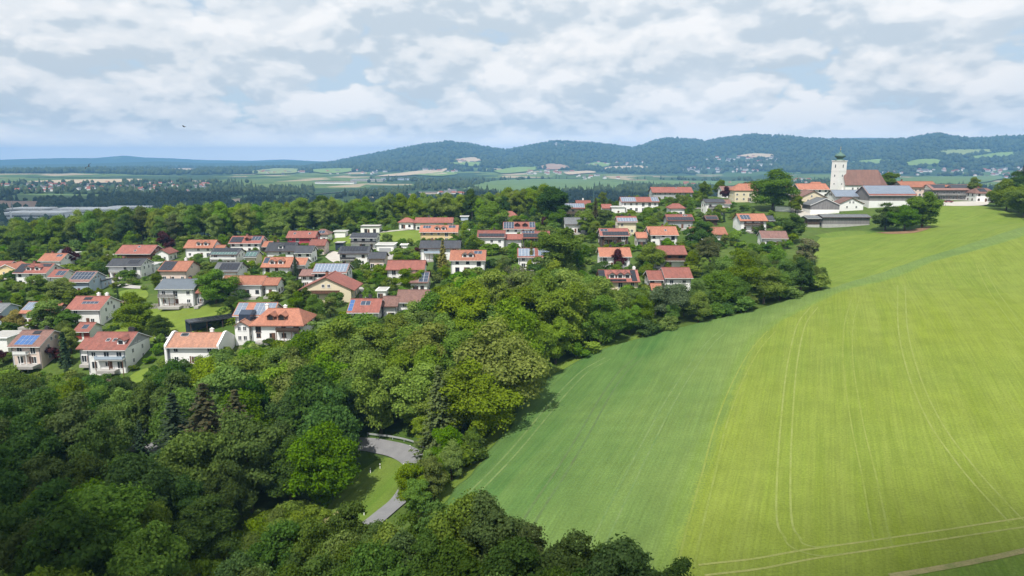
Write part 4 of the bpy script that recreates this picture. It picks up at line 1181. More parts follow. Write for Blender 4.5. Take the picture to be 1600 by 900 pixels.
 (1024, 443, 18, 'small orange porch roof below the white wing', dict(roof='tile_orange', d=5, h=2.6, chim=(), win=False, name='porch', cat='shed')),
 (1172, 334, 44, 'white chalet with dark balcony, solar roof and front gable above the hedge', dict(roof='tile_orange', d=12, h=5.2, pitch=25, sol=((0.08, 0.42, 0.2, 0.8, SB_),), chim=(), balc=(0.15, 0.85, 'wood_dark'))),
 (1200, 337, 14, 'small black timber annex right of the balcony chalet', dict(roof='slate', wall='wood_dark', d=8, h=3.4, chim=(), win=False, name='annex')),
 (1104, 355, 56, 'white house with salmon roof showing on both sides of a tree', dict(roof='tile_orange', d=11, h=4.6, pitch=25, chim=())),
 (1207, 361, 40, 'small white house with mauve roof beside the farm meadow', dict(roof='tile_mauve', d=10.5, h=3.8, pitch=25, chim=(), rows=1, rot=-8)),
 # ---- farm and church hill
 (1168, 287, 52, 'cream rectory with orange hipped roof beside the great chestnut', dict(roof='tile_orange', wall='wall_cream', kind='hip', inset=4.5, d=13, h=7.0, pitch=32, chim=(0.45, 0.6), oh=0.5)),
 (1137, 291, 26, 'grey-roofed house partly hidden behind the cream rectory', dict(roof='tile_mauve', d=10, h=5.0, chim=())),
 (1266, 287, 48, 'farmhouse with orange roof and dark left gable below the church', dict(roof='tile_orange', d=12, h=4.8, pitch=26, chim=(), gable='wood_dark')),
 (1236, 291, 18, 'small orange roof left of the farmhouse gable', dict(roof='tile_orange', d=9, h=4.2, chim=())),
 (1275, 279, 26, 'orange-roofed house behind the farmhouse with two small cypresses', dict(roof='tile_orange', kind='hip', inset=2.5, d=9, h=5.2, pitch=32, chim=())),
 (1272, 300, 46, 'cream gabled barn with red roof at the farm lane', dict(roof='tile_brown', wall='wall_cream', rot=90, h=5.4, L=14, pitch=26, chim=(), name='barn', cat='barn', oh=0.5)),
 (1291, 312, 48, 'grey timber barn with gable front and white plinth', dict(roof='fibre_grey', wall='wood_grey', rot=90, h=3.9, L=12, pitch=24, chim=(), win=False, base=('wall_white', 1.5), name='barn', cat='barn', oh=0.5)),
 (1332, 311, 40, 'white gabled stable with red verges between the barns', dict(roof='tile_brown', rot=90, h=3.2, L=10, pitch=24, chim=(), rows=1, name='stable', cat='barn', oh=0.4)),
 (1322, 297, 50, 'lower barn with solar roof below the church tower', dict(roof='fibre_grey', d=12, h=4.2, pitch=27, sol=((0.02, 0.99, 0.04, 0.98, SP_),), chim=(), rows=1, name='barn', cat='barn')),
 (1384, 290, 74, 'long barn with gridded solar roof, dark timber wall and white base', dict(roof='tile_red', wall='wood_grey', d=16, h=5.6, pitch=29, sol=((0.01, 0.99, 0.14, 0.99, SP_),), chim=(), win=False, base=('wall_white', 2.4), name='barn', cat='barn')),
 (1317, 335, 76, 'long grey weathered timber shed with sheet roof above the meadow', dict(roof='fibre_grey', wall='wood_grey', d=8, h=4.2, pitch=12, chim=(), win=False, base=('concrete', 0.8), name='timber_shed', cat='shed')),
 (1267, 337, 22, 'short darker end of the long timber shed', dict(roof='fibre_grey', wall='wood_dark', d=7.5, h=3.9, pitch=12, chim=(), win=False, base=('concrete', 0.8), name='timber_shed', cat='shed')),
 (1430, 275, 56, 'long hillside inn with orange roof and row of small windows', dict(roof='tile_orange', wall='wall_pink', d=13, h=6.0, pitch=24, chim=(0.15,), cols=9, gable='wall_grey')),
 (1472, 277, 34, 'orange-roofed right wing of the long hillside inn', dict(roof='tile_orange', wall='wall_pink', kind='hip', inset=2.5, d=12, h=5.4, pitch=24, chim=(), dorm=(0.6,), dmat='wall_grey', name='wing')),
 (1482, 287, 70, 'white farmhouse with grey-red roof and full-width timber balconies', dict(roof='tile_mauve', wall='wood_grey', d=13, h=5.8, pitch=22, chim=(), sol=((0.08, 0.9, 0.35, 0.95, SK_),), balc=(0.1, 1.0, 'wood_grey'), cols=9, gable='wall_white')),
 (1535, 278, 34, 'white house with dark red hipped roof at the right end of the hill', dict(roof='tile_brown', kind='hip', inset=3.0, d=10, h=5.2, pitch=26, chim=(0.4,), sol=((0.25, 0.6, 0.3, 0.9, SK_),))),
]
for rx, ry, Lpx, lab, kw in exec_list:
    B(rx, ry, Lpx, lab, **kw)

# chalet balcony and its fellows on gable fronts
chalet = [o for o in bpy.data.objects if o.get('label', '').startswith('pale yellow chalet')][0]
xs0 = -13 / 2 + 0.55
b = MB(); b.box(xs0 - 1.3, xs0 - 0.01, -4.6, 4.6, 2.6, 2.78)
bo = b.build('balcony', M['wood_brown'], chalet)
b = MB(); b.box(xs0 - 1.36, xs0 - 1.302, -4.6, 4.6, 2.9, 3.6); b.box(xs0 - 1.42, xs0 - 1.26, -4.7, 4.7, 3.62, 3.72)
b.build('railing', M['wood_brown'], bo)

# glazed bay of the house with two solar blocks
for lab, nm in (('white house with two solar blocks', 'glass_bay'),):
    hs = [o for o in bpy.data.objects if o.get('label', '').startswith(lab)][0]
    b = MB()
    b.prism_x([(-8.6, -3), (-4.0, -3), (-4.0, 5.6), (-6.4, 6.1), (-8.6, 5.2)], -2.6, 0.6)
    b.build(nm, M['solar_blue'], hs)

# stepped parapet walls of the tan-roofed house
hs = [o for o in bpy.data.objects if o.get('label', '').startswith('long white house with tan roof')][0]
Ltan = [q for q in HOUSES if abs(q[0] - hs.location.x) < 0.1 and abs(q[1] - hs.location.y) < 0.1][0][3]
for s in (-1, 1):
    b = MB()
    b.prism_x([(-5.4, -3.5), (5.4, -3.5), (5.4, 5.2), (0.6, 7.7), (-0.6, 7.7), (-5.4, 5.2)], s * Ltan / 2 - 0.3, s * Ltan / 2 + 0.3)
    b.build('parapet_wall', M['wall_white'], hs)
# garage doors
for lab, spots, mt, zz_ in (('small white garage with red roof', (-0.24, 0.24), 'door_red', 1.15), ('white double garage', (0.0,), 'wall_grey', 1.3)):
    hs = [o for o in bpy.data.objects if o.get('label', '').startswith(lab)][0]
    q = [q for q in HOUSES if abs(q[0] - hs.location.x) < 0.1 and abs(q[1] - hs.location.y) < 0.1][0]
    for u in spots:
        b = MB(); wd = 0.85 if len(spots) > 1 else 2.6
        b.box(-wd, wd, -0.08, 0.02, -1.1, 0.95)
        b.build('garage_door', M[mt], hs, loc=(u * q[3], -q[4] / 2, zz_))

# ------------------------------------------------------------------ church
xr, yr, zr = at(1349, 263, 15.5)
dep = yr * cp - (zr + 15.5 - CAMZ) * sp_
cL = 60 * dep / FPX
church = bpy.data.objects.new('church', None); col.objects.link(church)
church.location = (xr, yr, zr); church.rotation_euler = (0, 0, R(-6))
tag(church, 'white village church with steep red-brown nave roof and green onion-domed tower', 'church')
HOUSES.append((xr, yr, cL * 0.6, cL, 13, 16, zr, 0))
b = MB(); b.prism_x([(-6, -4), (6, -4), (6, 6.9), (0, 15.2), (-6, 6.9)], -cL / 2, cL / 2 - 3); b.build('nave_wall', M['wall_white'], church)
b = MB()
zE, zR_ = 6.2, 15.3
hl = cL / 2
b.prism_x([(-6.7, zE), (0, zR_), (6.7, zE), (6.7, zE + .3), (0, zR_ + .35), (-6.7, zE + .3)], -hl - 0.4, hl - 3.2, 0)
b.add([(hl - 3.2, -6.7, zE), (hl - 3.2, 6.7, zE), (hl + 2.2, 3.0, zE), (hl + 2.2, -3.0, zE), (hl - 3.2, 0, zR_ + .35)], [(0, 3, 4), (3, 2, 4), (2, 1, 4), (0, 1, 2, 3)], 0)
b.build('nave_roof', M['tile_brown'], church)
b = MB(); b.add([(hl - 3, -6, -4), (hl - 3, 6, -4), (hl + 1.8, 2.7, -4), (hl + 1.8, -2.7, -4), (hl - 3, -6, 6.3), (hl - 3, 6, 6.3), (hl + 1.8, 2.7, 6.3), (hl + 1.8, -2.7, 6.3)],
                [(0, 3, 7, 4), (3, 2, 6, 7), (2, 1, 5, 6), (4, 7, 6, 5)]); b.build('apse_wall', M['wall_white'], church)
for k in range(5):
    window(church, -hl + 4.5 + k * (cL - 9) / 5, -6, 3.4, 0, 1.1, 3.2, 'trim_white')
# tower
tx, ty, tz = at(1309, 300, 0)
tw = at(1309, 258, 20)
ty = yr + 1.0
tx = (1309 - 800) / FPX * (ty * cp + 14 * sp_)
tz = hz(tx, ty)
depT = ty * cp
TW = 21 * depT / FPX / 1.40
tower = bpy.data.objects.new('bell_tower', None); col.objects.link(tower)
tower.parent = church
tower.matrix_parent_inverse = Matrix.Identity(4)
loc = Matrix.Rotation(R(6), 4, 'Z') @ Vector((tx - xr, ty - yr, tz - zr))
tower.location = loc
tower.rotation_euler = (0, 0, R(22 + 6))
z_top = CAMZ + ray(1309, 252)[2] / ray(1309, 252)[1] * ty - tz
z_dome = CAMZ + ray(1309, 234.5)[2] / ray(1309, 234.5)[1] * ty - tz
hw = TW / 2
b = MB()
b.box(-hw, hw, -hw, hw, -5, z_top)
b.box(-hw - 0.25, hw + 0.25, -hw - 0.25, hw + 0.25, z_top, z_top + 0.5)
b.box(-hw - 0.12, hw + 0.12, -hw - 0.12, hw + 0.12, z_top * 0.72, z_top * 0.72 + 0.25)
b.build('tower_shaft', M['wall_white'], tower)
q = z_dome - z_top
b = MB()
prof = [(hw * 1.15, 0.5), (hw * 0.80, 0.10 * q + .5), (hw * 0.62, 0.2 * q), (hw * 0.60, 0.26 * q), (hw * 0.74, 0.32 * q), (hw * 1.02, 0.40 * q), (hw * 1.10, 0.48 * q), (hw * 0.98, 0.56 * q), (hw * 0.70, 0.64 * q), (hw * 0.38, 0.72 * q), (hw * 0.16, 0.82 * q), (hw * 0.07, 0.95 * q), (0.03, q)]
b.lathe([(r_, z_top + z_) for r_, z_ in prof], 16)
b.build('onion_dome', M['copper_green'], tower, smooth=True)
b = MB(); zz_ = z_top + q
b.lathe([(0.02, zz_ - 0.1), (0.3, zz_ + 0.15), (0.3, zz_ + 0.35), (0.02, zz_ + 0.6)], 8)
b.box(-0.06, 0.06, -0.06, 0.06, zz_ + 0.5, zz_ + 2.2); b.box(-0.5, 0.5, -0.06, 0.06, zz_ + 1.4, zz_ + 1.55)
b.build('finial_cross', M['gold'], tower)
for a in (0, -math.pi / 2):
    for zf, hh in ((0.86, 2.2), (0.58, 1.4), (0.34, 1.0)):
        dx, dy = (0, -hw) if a == 0 else (-hw, 0)
        b = MB(); b.box(-0.5, 0.5, -0.06, 0.02, -hh / 2, hh / 2, 0); b.box(-0.36, 0.36, -0.08, 0.02, -hh / 2 + .14, hh / 2 - .14, 1)
        b.build('window', [M['trim_white'], M['glass']], tower, loc=(dx, dy, z_top * zf), rot=(0, 0, a))
b = MB(); b.prism_x([(-6.0, -4), (6, -4), (6, 7), (0, 11.0)], -hl - 2.2, -hl + 0.05); b.build('tower_buttress', M['wall_white'], church)

# ------------------------------------------------------------------ tree kit (all meshes shared between the copies)
def quads(C, N, S, rs):
    """leaf faces: centres C, normals N, sizes S"""
    n = len(C)
    N = N / (np.linalg.norm(N, axis=1)[:, None] + 1e-9)
    a = np.cross(N, rs.normal(size=(n, 3)))
    a /= np.linalg.norm(a, axis=1)[:, None] + 1e-9
    b = np.cross(N, a)
    s1 = (S * rs.uniform(0.7, 1.3, n))[:, None]
    s2 = (S * rs.uniform(0.45, 0.85, n))[:, None]
    V = np.stack([C - a * s1, C - b * s2 + N * s2 * .15, C + a * s1, C + b * s2 + N * s2 * .15], 1).reshape(-1, 3)
    return V, np.arange(4 * n).reshape(-1, 4)


def broadleaf(name, seed, hgt=14.0, rad=5.0, lobes=26, leaves=7500, size=0.34, base=0.22, flat=1.0, lobe_r=(0.30, 0.46), material='leaf_green'):
    rs = np.random.RandomState(seed)
    cz = hgt * (base + (1 - base) / 2)
    rz = hgt * (1 - base) / 2
    Cs, Rs = [], []
    for i in range(lobes):
        d = rs.normal(size=3); d /= np.linalg.norm(d)
        k = rs.uniform(0.45, 0.82) if i > 4 else rs.uniform(0.0, 0.35)
        prof = 1 - 0.25 * max(d[2], 0) - 0.15 * max(-d[2], 0)
        Cs.append((d[0] * rad * k * prof, d[1] * rad * k * prof, cz + d[2] * rz * k))
        Rs.append(rad * (rs.uniform(*lobe_r) if i % 3 else rs.uniform(lobe_r[0] * 0.55, lobe_r[0])))
    Cs, Rs = np.array(Cs), np.array(Rs)
    Sq = rs.uniform(0.75, 1.25, (lobes, 3))
    w_ = Rs ** 2
    idx = rs.choice(lobes, int(leaves * 1.7), p=w_ / w_.sum())
    d = rs.normal(size=(len(idx), 3)); d /= np.linalg.norm(d, axis=1)[:, None]
    d[:, 2] = np.where(d[:, 2] < -0.3, -d[:, 2], d[:, 2])
    rr_ = Rs[idx] * np.where(rs.uniform(size=len(idx)) < 0.16, rs.uniform(1.05, 1.45, len(idx)), rs.uniform(0.74, 1.10, len(idx)))
    Pp = Cs[idx] + d * rr_[:, None] * np.array([1, 1, 0.85 * flat]) * Sq[idx]
    ph = rs.uniform(0, 6.28, 6)
    Pp = Pp + np.stack([np.sin(Pp[:, 2] * 1.3 + ph[0]), np.sin(Pp[:, 0] * 1.1 + ph[1]), np.sin(Pp[:, 1] * 1.2 + ph[2]) * 1.2], -1) * rad * 0.07
    dd = np.linalg.norm(Pp[:, None, :] - Cs[None], axis=2) / Rs[None]
    dd[np.arange(len(idx)), idx] = 9
    keep = np.nonzero(dd.min(1) > 0.72)[0][:leaves]
    Pp, d = Pp[keep], d[keep]
    V, F = quads(Pp, d + rs.normal(size=d.shape) * 0.55, np.full(len(Pp), size), rs)
    crown = np_mesh('crown', V, F, [M[material]])
    b = MB()
    tr = hgt * 0.020
    b.tube([(0, 0, -1.5), (0, 0, hgt * 0.12), (rs.uniform(-.2, .2), rs.uniform(-.2, .2), hgt * 0.4), (0, 0, hgt * 0.72)], [tr * 1.35, tr, tr * 0.75, tr * 0.2], 7)
    for i in range(7):
        c = Cs[rs.randint(lobes)]
        z0 = hgt * rs.uniform(0.18, 0.45)
        m_ = np.array([c[0] * 0.45, c[1] * 0.45, z0 + (c[2] - z0) * 0.6])
        b.tube([(0, 0, z0), tuple(m_), tuple(c)], [tr * 0.5, tr * 0.35, tr * 0.1], 5)
    return crown, b.mesh('trunk', [M['bark']]), hgt


def conifer(name, seed, hgt=17.0, rad=3.4, material='needle', dense=1.0, base=0.06):
    rs = np.random.RandomState(seed)
    C, N, S = [], [], []
    wh = 30
    for i in range(wh):
        f = i / (wh - 1)
        z = hgt * (base + (1 - base) * f)
        rl = rad * (1 - f) ** 0.85 * rs.uniform(0.82, 1.12) + 0.12
        nb = max(4, int(13 * (1 - f * 0.65)))
        for k in range(nb):
            a = 6.283 * (k + rs.uniform(-.35, .35)) / nb + i * 0.7
            ln = rl * rs.uniform(0.75, 1.15)
            m_ = max(2, int(ln / 0.27 * dense))
            for q in range(m_):
                s = (q + 0.6) / m_
                droop = -0.42 * ln * s + 0.16 * ln * s * s
                for u in range(2):
                    C.append((math.cos(a) * ln * s + rs.normal() * .10, math.sin(a) * ln * s + rs.normal() * .10, z + droop + rs.normal() * 0.10))
                    N.append((math.cos(a) * 0.45 + rs.normal() * .35, math.sin(a) * 0.45 + rs.normal() * .35, 0.8))
                    S.append(0.36 * (1.15 - 0.45 * s))
    V, F = quads(np.array(C), np.array(N), np.array(S), rs)
    b = MB(); tr = hgt * 0.016
    b.tube([(0, 0, -1.5), (0, 0, hgt * 0.5), (0, 0, hgt * 0.99)], [tr * 1.3, tr * 0.7, 0.02], 6)
    return np_mesh('crown', V, F, [M[material]]), b.mesh('trunk', [M['bark']]), hgt


def bare_tree(seed, hgt=15.0):
    rs = random.Random(seed)
    b = MB()
    tips = []

    def grow(p, d, ln, r, lv):
        q = p + d * ln
        mid = p + d * ln * 0.5 + Vector((rs.uniform(-.1, .1), rs.uniform(-.1, .1), 0)) * ln * 0.4
        b.tube([p, mid, q], [r, r * 0.8, r * 0.6], 5 if lv < 2 else 3)
        if lv >= 2: tips.append(q); tips.append(mid)
        if lv >= 4: return
        for k in range(3 if lv else 5):
            a = rs.uniform(0, 6.283); t_ = rs.uniform(0.35, 0.75)
            nd = (d + Vector((math.cos(a), math.sin(a), rs.uniform(-0.1, 0.4))) * t_).normalized()
            grow(p + d * ln * rs.uniform(0.7, 1.0), nd, ln * rs.uniform(0.55, 0.75), r * 0.55, lv + 1)
    grow(Vector((0, 0, -1)), Vector((0, 0, 1)), hgt * 0.42, 0.24, 0)
    rr_ = np.random.RandomState(seed)
    T = np.array([tuple(t) for t in tips])
    T = np.repeat(T, 6, 0) + rr_.normal(size=(len(T) * 6, 3)) * 0.28
    V, F = quads(T, rr_.normal(size=T.shape), np.full(len(T), 0.16), rr_)
    return np_mesh('crown', V, F, [M['leaf_olive']]), b.mesh('trunk', [M['bark_pale']]), hgt


KIT = {}
for k in range(7):
    rs_ = random.Random(100 + k)
    KIT['leaf%d' % k] = broadleaf('b', 10 + k, 14, rs_.uniform(4.0, 5.9), rs_.randint(40, 62), 17000, 0.215, 0.03, 1.0, (0.19, 0.36), 'leaf_green')
for k in range(3):
    KIT['light%d' % k] = broadleaf('b', 40 + k, 14, 4.8 + 0.4 * k, 42 + 6 * k, 16000, 0.215, 0.04, 1.0, (0.19, 0.35), 'leaf_light')
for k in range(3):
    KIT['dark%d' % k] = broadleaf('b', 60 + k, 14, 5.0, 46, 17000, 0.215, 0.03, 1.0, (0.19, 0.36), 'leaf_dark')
KIT['olive0'] = broadleaf('b', 70, 14, 4.6, 34, 9000, 0.20, 0.06, 1.0, (0.22, 0.36), 'leaf_olive')
KIT['silver0'] = broadleaf('b', 71, 10, 5.0, 30, 11000, 0.20, 0.03, 0.9, (0.28, 0.42), 'leaf_silver')
KIT['copper0'] = broadleaf('b', 72, 10, 4.2, 22, 6000, 0.30, 0.10, 1.0, (0.30, 0.42), 'leaf_copper')
KIT['blossom0'] = broadleaf('b', 73, 10, 4.2, 24, 6000, 0.28, 0.10, 1.0, (0.26, 0.40), 'blossom')
KIT['gold0'] = broadleaf('b', 74, 6, 3.4, 18, 3600, 0.24, 0.02, 0.9, (0.30, 0.45), 'leaf_gold')
KIT['poplar0'] = broadleaf('b', 75, 17, 2.9, 34, 12000, 0.22, 0.06, 1.3, (0.34, 0.50), 'leaf_green')
KIT['poplar1'] = broadleaf('b', 76, 17, 3.6, 34, 12000, 0.22, 0.06, 1.2, (0.30, 0.46), 'leaf_light')
for k in range(3):
    KIT['bush%d' % k] = broadleaf('b', 80 + k, 4, 2.4, 13, 1900, 0.24, 0.0, 0.9, (0.34, 0.52), 'leaf_green')
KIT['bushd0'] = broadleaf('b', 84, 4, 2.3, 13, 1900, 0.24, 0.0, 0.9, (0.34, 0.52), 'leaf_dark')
KIT['bushl0'] = broadleaf('b', 85, 4, 2.4, 13, 1900, 0.24, 0.0, 0.9, (0.34, 0.52), 'leaf_light')
KIT['bushc0'] = broadleaf('b', 86, 4, 2.2, 12, 1800, 0.24, 0.0, 0.9, (0.34, 0.52), 'leaf_copper')
KIT['bushy0'] = broadleaf('b', 87, 3, 3.4, 20, 3000, 0.22, 0.0, 0.8, (0.26, 0.40), 'leaf_yellow')
KIT['spruce0'] = conifer('c', 90)
KIT['spruce1'] = conifer('c', 91, 17, 3.0)
KIT['spruceb0'] = conifer('c', 92, 17, 3.8, 'needle_brown')
KIT['spruceg0'] = conifer('c', 93, 12, 2.6, 'needle_gold', base=0.0)
KIT['spruceo0'] = conifer('c', 95, 17, 3.6, 'needle_olive')
KIT['cypress0'] = conifer('c', 94, 8, 0.95, 'needle', base=0.0)
KIT['bare0'] = bare_tree(7)

TREES = []
MASS = {}        # trees past the count: kind, x, y, z, height, width, turn
TONE = {'leaf': 'green', 'light': 'light green', 'dark': 'dark green', 'olive': 'olive', 'silver': 'silvery', 'copper': 'copper', 'poplar': 'upright', 'spruce': 'pointed dark', 'bush': 'green', 'bushd': 'dark', 'bushl': 'light green', 'bushy': 'yellow-green'}
CUTS = (' with ', ' under ', ' beside ', ' at ', ' below ', ' behind ', ' between ', ' right ', ' left ', ' and ', ', ', ' cut ', ' half ', ' rising ', ' covered ', ' nearest ', ' facing ', ' carrying ', ' in ', ' above ', ' on ', ' joined ', ' showing ', ' among ', ' before ', ' directly ', ' leaning ', ' topping ', ' of ')


def short(lab, most=6):
    if len(lab.split()) <= most: return lab
    best = None
    for c in CUTS:
        k = -1
        while True:
            k = lab.find(c, k + 1)
            if k < 0: break
            if 2 <= len(lab[:k].split()) <= most and (best is None or k > best): best = k
    return lab[:best] if best else ' '.join(lab.split()[:most])


MARKS = []       # landmarks for the labels: pixel, distance, short name


def where(x, y, z):
    a, b_, d = proj(x, y, z)
    q = min(MARKS, key=lambda m: (m[0] - a) ** 2 + ((m[1] - b_) * 1.4) ** 2)
    dx, dy = a - q[0], b_ - q[1]
    rel = ('right of' if dx > 0 else 'left of') if abs(dx) > abs(dy) * 1.6 + 6 else ('in front of' if y < q[2] else 'behind')
    return rel + ' the ' + q[3]


def tree(kind, x, y, hgt, label, group=None, name='broadleaf_tree', cat='tree', wide=1.0, rng=random.Random(3), z=None, noun=None, mass=False):
    cr, tk, h0 = KIT[kind]
    s = hgt / h0
    z = hz(x, y) if z is None else z
    turn = rng.uniform(0, 6.28)
    TREES.append((x, y, hgt * 0.33 * wide))
    if mass:
        MASS.setdefault(group, []).append((kind, x, y, z, s, s * wide, turn))
        return None
    if noun:
        size = 'small' if hgt < 0.5 * (noun[1] + noun[2]) - 0.15 * (noun[2] - noun[1]) else ('tall' if hgt > noun[2] - 0.3 * (noun[2] - noun[1]) else 'mid-sized')
        label = '%s %s %s %s' % (size, TONE[kind.rstrip('0123456789')], noun[0], where(x, y, z))
    r = bpy.data.objects.new(name, None); col.objects.link(r)
    r.location = (x, y, z)
    r.rotation_euler = (0, 0, turn); r.scale = (s * wide, s * wide, s)
    tag(r, label, cat, group)
    link('trunk', tk, r); link('crown', cr, r)
    return r


def in_poly(px, py, poly):
    c = False
    n = len(poly)
    for i in range(n):
        x1, y1 = poly[i]; x2, y2 = poly[(i + 1) % n]
        if (y1 > py) != (y2 > py) and px < (x2 - x1) * (py - y1) / (y2 - y1) + x1: c = not c
    return c


